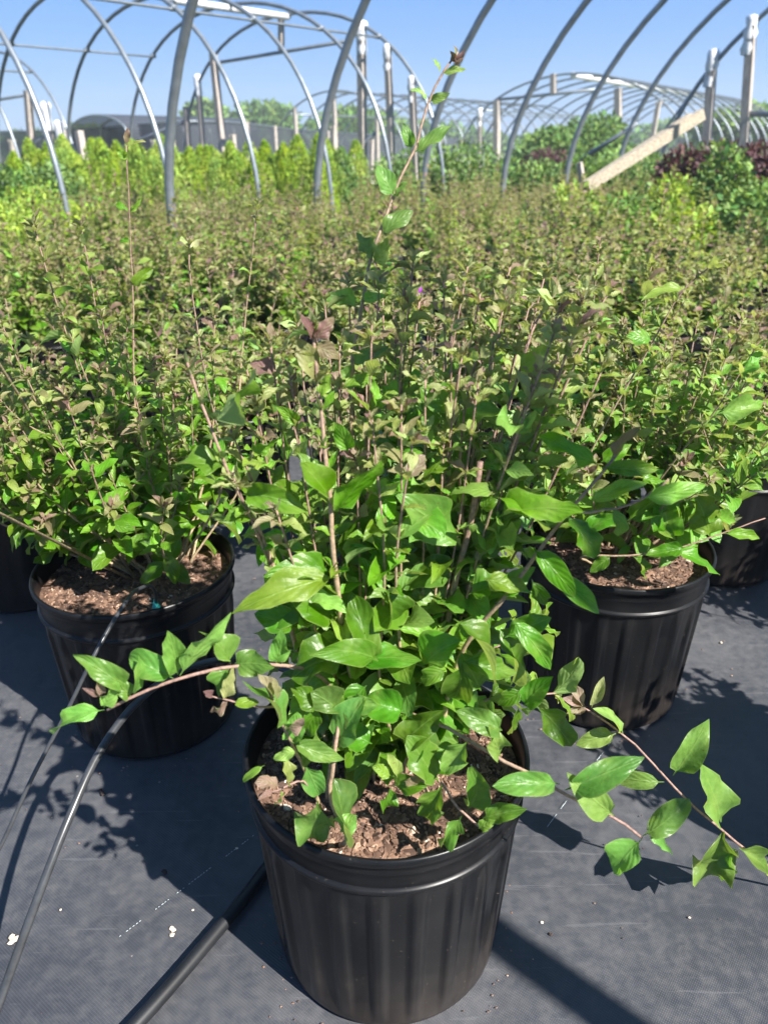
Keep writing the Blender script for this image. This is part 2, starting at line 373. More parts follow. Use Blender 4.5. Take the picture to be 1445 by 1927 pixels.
def leafy_stem(sm, lm, path, rng, r0=.0028, r1=.0008, inter=.03, Lbase=.055, Ltip=.018, start=.15, age0=.1, bronze=True,
               nu=4, nv=6, sides=6, dens=1.0, upw=.55, ltint=0.0, skip=0.0, wfrac=.56, bz=.06, pw=1.2, wav=1.0):
    """path: points base->tip; opposite leaf pairs along it"""
    P=np.asarray(path); seg=np.linalg.norm(np.diff(P,axis=0),axis=1); d=np.r_[0,np.cumsum(seg)]; T_=d[-1]
    tt=d/T_; rad=r0+(r1-r0)*tt**.8
    tube(sm,P,rad,sides,c=np.c_[np.clip(tt*1.0+(.35 if r0<.002 else 0)+ltint,0,1),tt*0+rng.random(),tt*0],cap=True)
    if lm is None: return
    s=start*T_; R0=None; B=[];D=[];Nm=[];Ls=[];Ws=[];A=[];
    flip=0; Tn=np.gradient(P,axis=0); Tn/=np.linalg.norm(Tn,axis=1)[:,None]+1e-9
    R0=perp(Tn[0],rng)
    while s<T_:
        f=s/T_; i=min(np.searchsorted(d,s)-1,len(P)-2); i=max(i,0); a=(s-d[i])/(seg[i]+1e-9)
        p=P[i]*(1-a)+P[i+1]*a; T=Tn[i]*(1-a)+Tn[i+1]*a; T/=np.linalg.norm(T)
        Rr=R0-T*(R0@T); Rr/=np.linalg.norm(Rr)+1e-9
        if flip: Rr=np.cross(T,Rr)
        flip=1-flip
        LL=(Lbase+(Ltip-Lbase)*f**pw)
        for sg in (1,-1):
            if rng.random()<skip: continue
            al=R(rng.uniform(42,80))*(1-.45*f**3)
            rr=Rr*sg+rng.normal(size=3)*.18; rr-=T*(rr@T); rr/=np.linalg.norm(rr)
            dd=math.cos(al)*T+math.sin(al)*rr; dd[2]-= .12*(1-f)
            nn=math.sin(al)*T-math.cos(al)*rr; nn=nn*.75+np.array([.12,-.12,upw])+rng.normal(size=3)*.28
            l=LL*rng.uniform(.65,1.2)
            B.append(p);D.append(dd);Nm.append(nn);Ls.append(l);Ws.append(wfrac*rng.uniform(.8,1.15)*(1-.2*f))
            ag=age0+(.55-age0)*f**1.7+rng.normal()*.08
            if bronze and T_-s<bz: ag=max(ag, .66+.3*(1-(T_-s)/bz)+rng.normal()*.07)
            A.append(min(max(ag,0),1))
        # axillary tiny pair
        if rng.random()<.45 and f>.2:
            for q in range(2):
                rr=Rr*(1 if rng.random()<.5 else -1)+rng.normal(size=3)*.5; dd=T*.8+rr*.6
                B.append(p);D.append(dd);Nm.append(-rr+rng.normal(size=3)*.3+np.array([0,0,.4]));Ls.append(rng.uniform(.008,.018));Ws.append(.5);A.append(min(1,.55+.2*f+rng.normal()*.1))
        s+=inter*(1-.35*f)*rng.uniform(.75,1.25)/dens
    if bronze:   # terminal rosette
        T=Tn[-1]; R0=perp(T,rng)
        for q in range(7):
            a=q*2.4; rr=math.cos(a)*R0+math.sin(a)*np.cross(T,R0)
            al=R(18+q*8); B.append(P[-1]-T*.0022*q);D.append(math.cos(al)*T+math.sin(al)*rr);Nm.append(math.sin(al)*T-math.cos(al)*rr)
            Ls.append((.010+.0022*q)*rng.uniform(.8,1.25));Ws.append(.42);A.append(min(1,rng.uniform(.8,1.0)-q*.03))
    leaves(lm,B,D,Nm,np.array(Ls),np.array(Ws),np.array(A),rng.random(len(B)),rng,nu,nv,wav=wav)

def shoot_path(base, top, rng, n=14, bow=.12, wob=.006):
    b=np.asarray(base,float); t=np.asarray(top,float); L=np.linalg.norm(t-b); m=b+(t-b)*.45
    out=(t-b)*np.array([1,1,0]); m=m+ -out*bow*.0 + out*bow - np.array([0,0,0]); m[2]-=0
    q=perp((t-b)/L,rng)*wob*2
    P=smooth_path([b, b+(m-b)*.5+q*.5, m+q, t],n)
    return P+rng.normal(size=P.shape)*wob*.12

def grow(sm, lm, rng, nshoot=40, H=(.24,.36), spread=.23, soil=.245, nu=4, nv=6, sides=6, low=16, Lb=.060, lean=(0,0), inter=.028, tall=2, dens=1.0, side=True, clear=False, off=(0,0), bz=.07, ltip=.018):
    """a vase shaped shrub in the pot at the origin"""
    for k in range(nshoot):
        a=rng.uniform(0,6.283); rr=math.sqrt(rng.random()); 
        b=np.array([math.cos(a)*rr*.05+off[0], math.sin(a)*rr*.05+off[1], soil-.01])
        R_=spread*rr*rng.uniform(.75,1.1); h=rng.uniform(*H)*(1-.35*rr**2.5)
        if k<tall: h*=rng.uniform(1.2,1.45); R_*=.7
        a2=a+rng.normal()*.5
        t=np.array([math.cos(a2)*R_+lean[0]*h, math.sin(a2)*R_+lean[1]*h, soil+h])
        P=shoot_path(b,t,rng,n=12 if sides>4 else 8,bow=.10)
        leafy_stem(sm,lm,P,rng,r0=rng.uniform(.0016,.0032),r1=.0007,inter=inter,Lbase=Lb,Ltip=ltip,start=.30 if clear else .2,age0=rng.uniform(0,.3),wfrac=.62,bz=bz,nu=nu,nv=nv,sides=sides,dens=dens)
        if side:
            for j in range(rng.integers(1,3)):
                i=rng.integers(len(P)//3,len(P)-3); a3=rng.uniform(0,6.28)
                e=P[i]+np.array([math.cos(a3)*.06,math.sin(a3)*.06,rng.uniform(.05,.11)])
                leafy_stem(sm,lm,smooth_path([P[i],P[i]*.5+e*.5+[math.cos(a3)*.01,math.sin(a3)*.01,0],e],7),rng,r0=.0011,r1=.0006,inter=.020,Lbase=.032,Ltip=.014,start=.2,age0=.3,nu=nu,nv=nv,sides=max(3,sides-1))
    for k in range(low):        # low arching side shoots round the pot
        a=6.283*k/low+rng.normal()*.2; R_=rng.uniform(.12,.25); h=rng.uniform(.02,.17)
        if clear and math.sin(a)<.25: continue
        b=np.array([math.cos(a)*.035+off[0],math.sin(a)*.035+off[1],soil]); t=np.array([math.cos(a)*R_,math.sin(a)*R_,soil+h])
        m=(b+t)/2+np.array([0,0,.04])
        leafy_stem(sm,lm,smooth_path([b,m,t],9),rng,r0=.0018,r1=.0007,inter=.024,Lbase=Lb*1.02,Ltip=.026,start=.2,age0=rng.uniform(0,.2),bronze=rng.random()<.5,nu=nu,nv=nv,sides=sides)

# ------------------------------------------------------------------ pot
PH_, PR, PB = .277, .150, .127
def make_pot(hi=True):
    mb=MB(); n=308 if hi else 88
    prof=[(.0,.004),(PB-.012,.004),(PB-.004,.001),(PB,.006)]
    ztop=PH_-.047; nw=10
    fl0=len(prof)
    for i in range(nw+1):
        t=i/nw; prof.append((PB+.0005+(.1405-PB)*t, .012+(ztop-.006-.012)*t))
    fl1=len(prof)
    prof+=[(.1412,ztop-.0045),(.1412,ztop-.0035),(.1452,ztop-.002),(.1462,ztop),(.1462,ztop+.002),(.1450,ztop+.0036),(.1425,ztop+.0045),(.1425,ztop+.0055),(.1428,PH_-.026),(.1437,PH_-.0245),(.1440,PH_-.0225),(.1436,PH_-.012),
           (.1478,PH_-.0105),(.1498,PH_-.008),(.1500,PH_-.004),(.1488,PH_-.0008),(.1470,PH_),(.1450,PH_-.0008),(.1440,PH_-.003),(.1425,PH_-.006),(.1400,PH_-.035),(.1390,PH_-.06)]
    def mod(a,i):
        if fl0<=i<fl1:
            t=(i-fl0)/nw; w=min(1,t*8)*min(1,(1-t)*10)
            s=np.sin(a*22); return (np.clip(s*2.6-.9,-1,1))*.0022*w
        return a*0
    lathe(mb,prof,n,mod); return mb.build('pot',POT)
def make_soil(rng, chips=0, z=.247):
    mb=MB(); n=48; V=[(0,0,z+.006)]; 
    rings=14
    for i in range(1,rings+1):
        r=.1408*i/rings
        for j in range(n):
            a=6.2832*j/n; h=noise.noise(Vector((r*math.cos(a)*28,r*math.sin(a)*28,rng_seed)))*.0045+.006*(1-(r/.14)**2)
            V.append((r*math.cos(a),r*math.sin(a),z+h))
    F=[(0,1+j,1+(j+1)%n) for j in range(n)]
    F+=[(1+i*n+j,1+(i+1)*n+j,1+(i+1)*n+(j+1)%n,1+i*n+(j+1)%n) for i in range(rings-1) for j in range(n)]
    mb.add(V,F); 
    for k in range(chips):
        r=.137*math.sqrt(rng.random()); a=rng.uniform(0,6.283)
        L=rng.uniform(.0014,.0038)*(1.9 if rng.random()<.12 else 1); w=L*rng.uniform(.25,.6); t=L*rng.uniform(.12,.3)
        h=noise.noise(Vector((r*math.cos(a)*28,r*math.sin(a)*28,rng_seed)))*.0045+.006*(1-(r/.14)**2)
        M_=np.array(Matrix.Rotation(rng.uniform(0,6.28),3,'Z')@Matrix.Rotation(rng.normal()*.45,3,'X')@Matrix.Rotation(rng.normal()*.45,3,'Y'))
        B=np.array([(-L,0,-t),(-L*.5,-w,-t),(L*.6,-w*.8,-t),(L,0,-t),(L*.4,w,-t),(-L*.7,w*.8,-t)]); Tt=B*np.array([.8,.75,-1])
        vv=(np.r_[B,Tt]*(1+rng.normal(size=(12,3))*.12))@M_.T+np.array([r*math.cos(a),r*math.sin(a),z+h+t*.9])
        mb.add(vv,[(5,4,3,2,1,0),(6,7,8,9,10,11)]+[(i,(i+1)%6,6+(i+1)%6,6+i) for i in range(6)],None,(rng.beta(2,2.6) if rng.random()>.01 else 1,0,0),1)
    o=mb.build('potting_soil',[SOIL,CHIP],smooth=False); return o
rng_seed=3.1
POT_HI=make_pot(True); POT_LO=make_pot(False)
for o in (POT_HI,POT_LO): COL.objects.unlink(o)
def use_mesh(src, name, parent):
    o=bpy.data.objects.new(name, src.data); COL.objects.link(o); o.parent=parent; return o

F0=np.array([0,.635]); VA=np.array([.367,.455]); VB=np.array([-.38,.400])
def node(i,j): return F0+VA*i+VB*j

# ------------------------------------------------------------------ the front plant
rng=np.random.default_rng(11)
front=empty('potted_shrub',(F0[0],F0[1],0),'largest glossy-leaved potted shrub standing alone at the front','shrub')
OFF=np.array([F0[0],F0[1],0])
use_mesh(POT_HI,'pot',front)
s=make_soil(rng,4200); s.parent=front
def px(pts): return [at(*p)-OFF for p in pts]
def branch_part(name, pts, r0, r1, lv=None, n=22, root=front, off=OFF, **kw):
    """a traced branch as a part, its leaves a sub-part"""
    sm,lm=MB(),MB()
    P=smooth_path([at(*p)-off if len(p)==3 and p[2]>.2 and p[0]>5 else np.array(p,float) for p in pts],n)
    P+=np.random.default_rng(len(pts)).normal(size=P.shape)*.0004
    if kw.get('auto',True):
        k=dict(nu=4,nv=8,sides=8); k.update(kw); k.pop('auto',None)
        leafy_stem(sm,lm,P,rng,r0=r0,r1=r1,**k)
    else: leafy_stem(sm,None,P,rng,r0=r0,r1=r1,sides=8,ltint=kw.get('ltint',0))
    if lv: place_leaves(lm,lv,off,sm)
    b=sm.build('branch',STEM,root)
    if lm.n: lm.build('leaves',LEAF,b)
    return b
def place_leaves(lm, lv, off=OFF, sm=None):
    """(base x, base y, tip x, tip y, depth, width, age, tip depth change)"""
    B=[];D=[];Nm=[];Ls=[];Ws=[];A=[]
    for q in lv:
        bx,by,tx,ty,Y,w,ag=q[:7]; dy=q[7] if len(q)>7 else -.006
        b=at(bx,by,Y)-off; t=at(tx,ty,Y+dy)-off; d=t-b; L=np.linalg.norm(d)
        if math.hypot(tx-bx,ty-by)>108: w*=.74
        to=CAM-at(bx,by,Y); to/=np.linalg.norm(to)
        nn=to*.8+np.array([.25,-.1,.55])+rng.normal(size=3)*.34
        B.append(b);D.append(d+nn*L*.12);Nm.append(nn);Ls.append(L*1.04);Ws.append(w*1.1);A.append(ag)
    leaves(lm,B,D,Nm,np.array(Ls),np.array(Ws),np.array(A),rng.random(len(B)),rng,6,12,fold=rng.uniform(.2,.8,len(B)),droop=rng.uniform(.2,1.1,len(B)),wav=1.75)
root_=lambda x,y: (x,y,.24)   # local root point in the soil
# upright woody stems
branch_part('b',[root_(-.02,-.01),(655,1235,.575),(640,1160,.56),(628,1040,.555),(620,920,.56),(604,790,.575),(593,690,.585),(590,600,.59)],.0044,.0012,
  [(636,1085,445,1132,.55,.36,.50,-.05),(622,1075,500,1075,.56,.66,.15,-.02),(634,1160,548,1105,.565,.72,.08),(640,1085,668,1010,.57,.5,.25),
   (619,935,574,870,.555,.5,.25,-.02),(632,962,690,880,.555,.52,.2,-.02),(596,720,560,640,.585,.4,.8),(592,640,572,590,.585,.45,.97),(592,640,622,600,.585,.5,.93),(591,650,640,672,.585,.42,.85),
   (600,745,622,712,.58,.5,.55),(596,680,548,690,.585,.4,.7)],start=.55,inter=.035,Lbase=.028,Ltip=.02,age0=.4)
branch_part('b',[root_(.03,0),(835,1215,.60),(850,1130,.60),(872,1040,.60),(882,1005,.60),(893,940,.60),(905,868,.60)],.0040,.0026,
  [(868,1010,747,965,.59,.55,.2,-.03),(885,1030,965,993,.60,.62,.15,-.02),(855,1090,760,1048,.60,.6,.08)],auto=False)
branch_part('b',[(880,1008,.60),(905,930,.605),(935,850,.61),(958,760,.62),(985,680,.63),(1012,600,.645),(1050,545,.66)],.0019,.0008,
  [(880,780,962,765,.61,.5,.15),(975,705,1035,640,.62,.42,.6)],start=.3,inter=.035,Lbase=.030,age0=.3)
branch_part('b',[(878,1012,.60),(866,960,.61),(866,880,.62),(872,790,.63),(884,720,.64),(905,650,.65)],.0017,.0008,[(858,778,790,728,.62,.5,.15)],start=.2,inter=.033,Lbase=.034,age0=.3)
branch_part('b',[root_(.01,.03),(672,1180,.66),(668,1000,.68),(662,820,.69),(664,690,.70),(680,580,.715),(697,490,.73),(735,385,.75),(757,325,.76),(778,285,.765),(803,205,.775),(830,140,.78),(861,100,.785)],.0036,.0009,
  [(828,137,816,105,.78,.45,.45),(831,137,875,130,.78,.3,.5),(803,188,784,156,.775,.5,.45),(808,190,846,178,.775,.4,.4),(777,280,755,235,.765,.5,.2),(780,286,853,246,.765,.4,.2),
   (741,368,708,313,.75,.6,.2),(742,370,768,345,.75,.4,.4),(717,440,775,396,.74,.5,.15),(701,490,675,437,.73,.62,.2),(702,494,742,463,.73,.5,.5),(672,580,620,535,.715,.45,.4),(680,565,722,548,.715,.4,.35),
   (664,690,720,640,.70,.45,.3),(666,720,612,690,.70,.45,.4),
   (858,120,860,84,.785,.42,.98),(858,118,876,97,.785,.4,.98),(857,120,846,99,.785,.4,.98),(856,122,868,106,.785,.4,.95)],n=44,auto=False,ltint=-.1)
branch_part('b',[root_(-.05,-.01),(560,1230,.58),(530,1110,.57),(488,995,.565),(442,915,.56),(403,828,.56),(374,748,.565),(352,682,.57)],.0036,.0010,
  [(402,790,503,716,.55,.45,.45,-.03),(455,930,562,925,.56,.45,.25,-.02),(430,880,330,862,.56,.5,.2),(480,975,425,960,.56,.6,.3)],start=.5,inter=.036,Lbase=.034,age0=.35)
branch_part('b',[root_(.05,-.02),(900,1180,.57),(957,1117,.56),(1013,1041,.555),(1068,965,.555),(1120,905,.56),(1165,850,.565)],.0034,.0012,
  [(1000,1030,1092,1125,.555,.4,.12,-.03),(1040,1085,1134,1137,.56,.42,.2,-.02),(1063,968,1132,1046,.55,.5,.1,-.02),(1100,948,1218,895,.555,.36,.5),(935,975,1078,925,.56,.42,.4,-.03),
   (1125,875,1025,828,.56,.4,.3),(1130,880,1243,888,.56,.38,.2),(1030,1010,960,900,.56,.4,.25),(1150,862,1196,800,.56,.4,.85)],auto=False)
branch_part('b',[(1068,965,.555),(1140,960,.55),(1210,938,.55),(1260,900,.55)],.0012,.0007,[(1205,938,1342,915,.55,.38,.42),(1150,955,1175,1010,.55,.45,.2)],n=10,auto=False)
# low arching branches
branch_part('b',[root_(-.06,-.05),(600,1270,.55),(525,1252,.52),(437,1256,.50),(337,1278,.49),(252,1310,.485),(203,1336,.48)],.0022,.0012,
  [(197,1336,83,1359,.48,.42,.35),(240,1300,152,1226,.485,.48,.15),(326,1277,242,1240,.49,.6,.12),(246,1310,218,1286,.485,.6,.15),(252,1306,280,1256,.485,.36,.2),
   (338,1272,405,1155,.49,.32,.5),(335,1270,325,1195,.495,.5,.25),(434,1250,398,1180,.50,.42,.25),(436,1256,390,1292,.50,.62,.1),(440,1252,512,1234,.505,.55,.1),(195,1332,214,1290,.48,.4,.45),
   (190,1312,160,1296,.48,.3,.95),(192,1308,182,1282,.48,.4,.9),(520,1250,540,1195,.52,.42,.2)],auto=False,ltint=.25)
branch_part('b',[(525,1330,.50),(470,1328,.49),(430,1318,.49),(390,1308,.49)],.0010,.0006,[(425,1316,422,1268,.49,.36,.8),(430,1318,396,1348,.49,.36,.9),(400,1310,384,1304,.49,.5,.97),(440,1320,482,1330,.49,.5,.55)],n=8,auto=False,ltint=.4)
branch_part('b',[root_(-.07,-.09),(598,1505,.505),(570,1440,.50),(535,1370,.495),(500,1290,.49)],.0024,.0010,
  [(546,1395,642,1449,.495,.42,.15,-.01),(545,1370,488,1275,.495,.6,.1),(598,1508,580,1606,.50,.55,.05),(575,1440,605,1500,.50,.6,.05),(560,1415,512,1424,.49,.45,.45),
   (515,1315,490,1278,.488,.4,.85),(520,1320,512,1285,.488,.35,.8),(545,1375,556,1352,.49,.7,.9),(555,1400,570,1350,.5,.5,.3),(575,1445,600,1400,.51,.55,.15)],auto=False)
branch_part('b',[(596,1500,.50),(560,1470,.49),(520,1488,.485),(485,1497,.482)],.0011,.0007,[(525,1480,490,1462,.485,.42,.9),(540,1478,552,1440,.485,.4,.7),(515,1490,484,1498,.482,.3,.95),(530,1488,528,1520,.485,.45,.6),(498,1440,450,1475,.48,.3,.5)],n=9,auto=False,ltint=.3)
branch_part('b',[root_(-.045,-.1),(648,1560,.495),(625,1510,.50),(630,1420,.51),(640,1340,.53)],.0028,.0016,[(640,1342,598,1300,.53,.55,.1),(640,1342,695,1312,.53,.55,.1),(645,1572,650,1500,.495,.8,.0),(640,1566,664,1545,.49,.8,.3),(632,1400,672,1330,.52,.6,.05)],auto=False)
branch_part('b',[root_(.02,-.02),(760,1340,.55),(860,1380,.52),(945,1430,.50),(1040,1480,.485),(1110,1520,.48),(1165,1545,.475),(1208,1578,.47)],.0026,.0011,
  [(1053,1476,932,1457,.485,.48,.15),(1063,1487,1203,1423,.48,.46,.05),(1155,1535,1075,1476,.475,.36,.4),(1208,1580,1147,1641,.47,.55,.3),(1210,1573,1303,1523,.47,.4,.15),(1215,1560,1270,1610,.475,.35,.2),
   (945,1375,872,1336,.51,.52,.15),(880,1395,838,1456,.51,.62,.3),(940,1425,925,1370,.505,.45,.4)],auto=False,ltint=.1)
branch_part('b',[root_(.05,-.06),(800,1440,.53),(832,1475,.515),(865,1525,.505),(908,1562,.495)],.0020,.0010,
  [(832,1478,808,1556,.51,.62,.25),(868,1536,832,1603,.50,.5,.1),(880,1522,932,1458,.505,.52,.1),(908,1541,986,1515,.495,.45,.1),(900,1560,930,1548,.49,.5,.4),(825,1470,765,1402,.515,.52,.2)],auto=False)
# the dense middle: broad leaves in front
lm=MB(); sm=MB()
place_leaves(lm,[(652,1235,546,1250,.545,.75,.05),(712,1244,600,1183,.53,.5,.12),(700,1250,672,1140,.54,.55,.1),(675,1245,786,1222,.55,.7,.05),(762,1342,682,1310,.53,.62,.12),
 (865,1243,975,1277,.54,.5,.1),(870,1248,866,1362,.535,.6,.03),(853,1165,968,1256,.53,.5,.12),(960,1163,1042,1248,.55,.4,.15),(725,1108,752,1192,.56,.72,.05),(640,1065,745,955,.60,.6,.0),
 (800,1250,845,1195,.55,.6,.15),(840,1260,790,1290,.54,.6,.15),(905,1300,870,1240,.545,.6,.05),(985,1330,1025,1270,.56,.5,.12),(960,1290,1000,1200,.57,.6,.1),(1010,1330,1085,1398,.555,.45,.1),(985,1300,935,1330,.56,.5,.1),
 (975,1330,965,1385,.56,.5,.15),(700,1400,640,1375,.54,.75,.1),(650,1400,620,1310,.55,.8,.03),(745,1410,700,1470,.52,.6,.2),(760,1400,815,1330,.53,.5,.1),(735,1480,720,1530,.51,.7,.1),(740,1480,790,1460,.51,.6,.1),
 (750,1460,732,1430,.51,.45,.7),(735,1460,705,1450,.505,.5,.55),(760,1470,790,1475,.505,.5,.85),(800,1400,760,1440,.52,.5,.05),(590,1120,510,1180,.56,.6,.02),(560,1180,480,1160,.56,.6,.1),(600,1330,555,1300,.53,.6,.1),
 (600,1330,560,1390,.53,.5,.1),(690,1290,650,1330,.54,.7,.03),(880,1120,960,1090,.57,.55,.1),(930,1110,1010,1080,.57,.5,.15),(950,1200,1030,1160,.57,.45,.15),(860,1400,815,1440,.525,.6,.1),(910,1090,990,1110,.56,.45,.45)])
for k in range(34):
    a=rng.uniform(0,6.283); r_=rng.uniform(.03,.19); 
    if math.sin(a)<-.25: r_=min(r_,.10)
    t=np.array([math.cos(a)*r_,math.sin(a)*r_*.9+.02,.25+rng.uniform(.09 if math.sin(a)<-.25 else .05,.26)*(1-.4*(r_/.19)**2)])
    P=smooth_path([np.array([math.cos(a)*.03,math.sin(a)*.03,.245]),t*np.array([.5,.5,.55])+np.array([0,0,.14]),t],9)
    leafy_stem(sm,lm,P,rng,r0=.0022,r1=.0009,inter=.030,Lbase=.062,Ltip=.045,start=.3,age0=rng.uniform(0,.15),bronze=False,nu=4,nv=8,wfrac=.60,wav=1.45)
place_leaves(lm,[(610,905,560,862,.57,.5,.2),(690,960,735,905,.6,.5,.2),(760,960,800,905,.6,.5,.2),(655,850,640,800,.6,.5,.35),(735,870,790,845,.6,.45,.3),(790,900,850,870,.6,.45,.25),(540,1000,480,1025,.57,.5,.2),
 (905,880,950,850,.61,.5,.3),(940,900,1000,870,.6,.4,.3),(985,900,1015,960,.58,.45,.15),(560,960,530,905,.58,.5,.3),(700,1030,740,1085,.58,.5,.1),(780,1030,735,1020,.58,.5,.15),(470,850,520,830,.57,.45,.4),
 (830,800,800,760,.63,.45,.3),(720,770,690,725,.62,.45,.45),(930,760,905,715,.63,.45,.45),(1010,800,1040,760,.61,.45,.4),(560,800,530,760,.6,.45,.4),(645,730,700,700,.63,.4,.4),(990,960,1050,985,.57,.4,.2),
 (1000,1090,1020,1150,.565,.45,.1),(1010,880,1060,850,.58,.4,.45),(840,940,815,985,.6,.5,.1),(905,960,935,925,.59,.5,.2)])
b=sm.build('branch',STEM,front); lm.build('leaves',LEAF,b)
# many thin upright shoots with bronze tips, each its own part
tips=[(508,640,.62),(545,700,.60),(700,600,.62),(760,540,.66),(778,482,.70),(835,520,.68),(905,545,.67),(960,500,.70),(1060,560,.64),(1100,545,.63),(1120,600,.62),(1088,610,.60),(870,660,.60),(700,790,.56),(778,820,.55),
 (745,650,.70),(690,700,.66),(820,610,.74),(930,640,.62),(860,560,.76),(1000,560,.72),(640,640,.66),(480,760,.60),(430,800,.62),(1045,620,.58),(720,560,.76),(800,700,.6),(755,760,.58),(520,960,.54),(600,820,.64),(835,820,.6),(925,600,.75),(975,640,.68),(670,860,.6),(1010,700,.6),(640,760,.7),(790,560,.72)]
thin=[(610,560,.70),(655,520,.74),(715,520,.68),(880,500,.72),(950,560,.66),(1030,500,.74),(1075,640,.62),(1140,680,.62),(850,600,.62),(900,720,.58),(560,600,.68),(530,700,.64),(460,680,.66),(440,900,.55),(1000,740,.6),(1150,540,.72)]
for (x,y,Y) in tips+thin:
    t=at(x,y,Y)-OFF; a=math.atan2(t[1],t[0])
    b0=np.array([math.cos(a)*.045,math.sin(a)*.045,.30]) ; b1=b0*.4; b1[2]=.245
    sm,lm=MB(),MB()
    P=smooth_path([b1,b0+(t-b0)*.25+np.array([0,0,.015]),b0+(t-b0)*.65+rng.normal(size=3)*.006,t],18)
    if (x,y,Y) in thin: leafy_stem(sm,lm,P,rng,r0=.0018,r1=.0007,inter=.042,Lbase=.034,Ltip=.017,start=.4,skip=.15,age0=.45,nu=4,nv=8,sides=6,bz=.12,wav=1.4)
    else: leafy_stem(sm,lm,P,rng,r0=rng.uniform(.0016,.0027),r1=.0008,inter=.036,Lbase=.065,Ltip=.018,start=.16,skip=.16,age0=rng.uniform(.02,.3),nu=4,nv=10,sides=6,wfrac=.58,bz=.075,pw=1.7,wav=1.5)
    b=sm.build('branch',STEM,front); lm.build('leaves',LEAF,b)

# ------------------------------------------------------------------ shrub kinds for the rows
def make_shrub(seed, label, hi, loc, **kw):
    g=np.random.default_rng(seed)
    root=empty('potted_shrub',loc,label,'shrub','potted shrubs in rows')
    use_mesh(POT_HI if hi>1 else POT_LO,'pot',root)
    s=make_soil(g,2600 if hi>1 else 0); s.parent=root
    sm,lm=MB(),MB()
    nu,nv,sd={2:(4,6,6),1:(2,5,4),0:(2,3,3)}[hi]
    grow(sm,lm,g,nu=nu,nv=nv,sides=sd,**kw)
    sm.build('stems',STEM,root); lm.build('foliage',LEAF,root)
    return root
L3=lambda p:(p[0],p[1],0)
GR='potted shrubs in rows'
left=make_shrub(21,'potted shrub behind left with bare reddish mulch and teal dripper in its pot',2,L3(node(0,1)),nshoot=56,H=(.27,.47),spread=.29,tall=5,low=14,bz=.06,ltip=.022,inter=.032,Lb=.062,clear=True,off=(.02,.05),lean=(-.15,.10))
right=make_shrub(22,'potted shrub behind right whose pot wall shows sunlit vertical ribs',2,L3(node(1,0)),nshoot=56,H=(.26,.46),spread=.29,tall=5,low=14,bz=.06,ltip=.022,inter=.032,Lb=.062,lean=(.15,.1),clear=True,off=(.01,.045))
for o in (left,right): del o['group']
left['group']=right['group']=GR
# ground-level neighbour just outside the right edge, one long branch reaches in
nb_=node(1,-1)
neigh=make_shrub(23,'potted shrub past the right edge whose long pinkish branch reaches in',1,L3(nb_),nshoot=30,H=(.2,.34),spread=.2,tall=0,low=0,lean=(.2,-.1))
NO=np.array([nb_[0],nb_[1],0])
branch_part('b',[(-.05,-.02,.27),(1560,1705,.68),(1445,1629,.66),(1377,1578,.65),(1306,1518,.65),(1245,1457,.655),(1170,1381,.66),(1089,1326,.67)],.0024,.0011,
 [(1159,1381,1086,1394,.66,.45,.45),(1172,1381,1149,1323,.66,.4,.5),(1266,1460,1334,1368,.655,.5,.3),(1250,1472,1139,1472,.655,.4,.3),(1356,1548,1326,1447,.65,.42,.3),(1362,1563,1330,1664,.65,.62,.3),
  (1385,1598,1335,1658,.645,.45,.15),(1390,1596,1460,1640,.645,.5,.15),(1113,1332,1128,1284,.665,.3,.75),(1105,1330,1066,1342,.67,.3,.85),(1100,1328,1060,1318,.67,.4,.95),(1100,1328,1075,1298,.67,.4,.9),(1102,1328,1085,1350,.668,.4,.88)],
 root=neigh,off=NO,auto=False,ltint=.4)

OL=np.array([node(0,1)[0],node(0,1)[1],0]); OR_=np.array([node(1,0)[0],node(1,0)[1],0])
def shoot(root,off,pts,lv,auto=True,**k): branch_part('b',pts,.0021,.0008,lv,root=root,off=off,auto=auto,n=24,**k)
shoot(left,OL,[(.01,.03,.24),(262,900,1.10),(252,700,1.12),(250,550,1.13),(243,400,1.13),(238,272,1.13)],[(243,400,222,378,1.13,.4,.3),(243,398,268,380,1.13,.3,.6),(240,300,222,280,1.13,.6,.6),(238,275,268,262,1.13,.4,.8),(238,272,236,240,1.13,.4,.9),(246,450,225,455,1.13,.5,.2),(250,540,280,505,1.13,.4,.4)],auto=False,ltint=.2)
shoot(left,OL,[(.04,.0,.24),(420,860,.93),(388,720,.93),(372,620,.94),(358,530,.94),(357,452,.94)],[],start=.35,inter=.034,Lbase=.03,age0=.5)
shoot(left,OL,[(.04,.04,.24),(440,820,1.15),(458,640,1.2),(470,520,1.22),(485,378,1.23)],[],start=.35,inter=.04,Lbase=.034,age0=.3)
shoot(left,OL,[(0,.0,.24),(170,960,.95),(60,905,.88),(-40,880,.84)],[],start=.3,inter=.032,Lbase=.045,age0=.15)
shoot(left,OL,[(0,.0,.24),(200,980,.93),(110,860,.88),(40,760,.86),(-10,690,.86)],[],start=.3,inter=.032,Lbase=.048,age0=.15)
shoot(right,OR_,[(.0,.0,.24),(1172,1000,1.05),(1210,945,1.03),(1275,860,1.0),(1346,773,.98),(1392,702,.97),(1430,640,.97)],[(1350,778,1438,765,.98,.45,.4),(1345,798,1265,820,.98,.5,.3),(1390,705,1440,660,.97,.4,.3)],start=.35,inter=.045,Lbase=.05,age0=.2)
shoot(right,OR_,[(-.02,.0,.24),(1100,880,1.0),(1160,760,1.0),(1230,640,1.0),(1290,540,1.0),(1350,492,1.0)],[(1228,640,1180,630,1.0,.45,.2),(1290,545,1210,533,1.0,.3,.6)],start=.3,inter=.045,Lbase=.045,age0=.25)
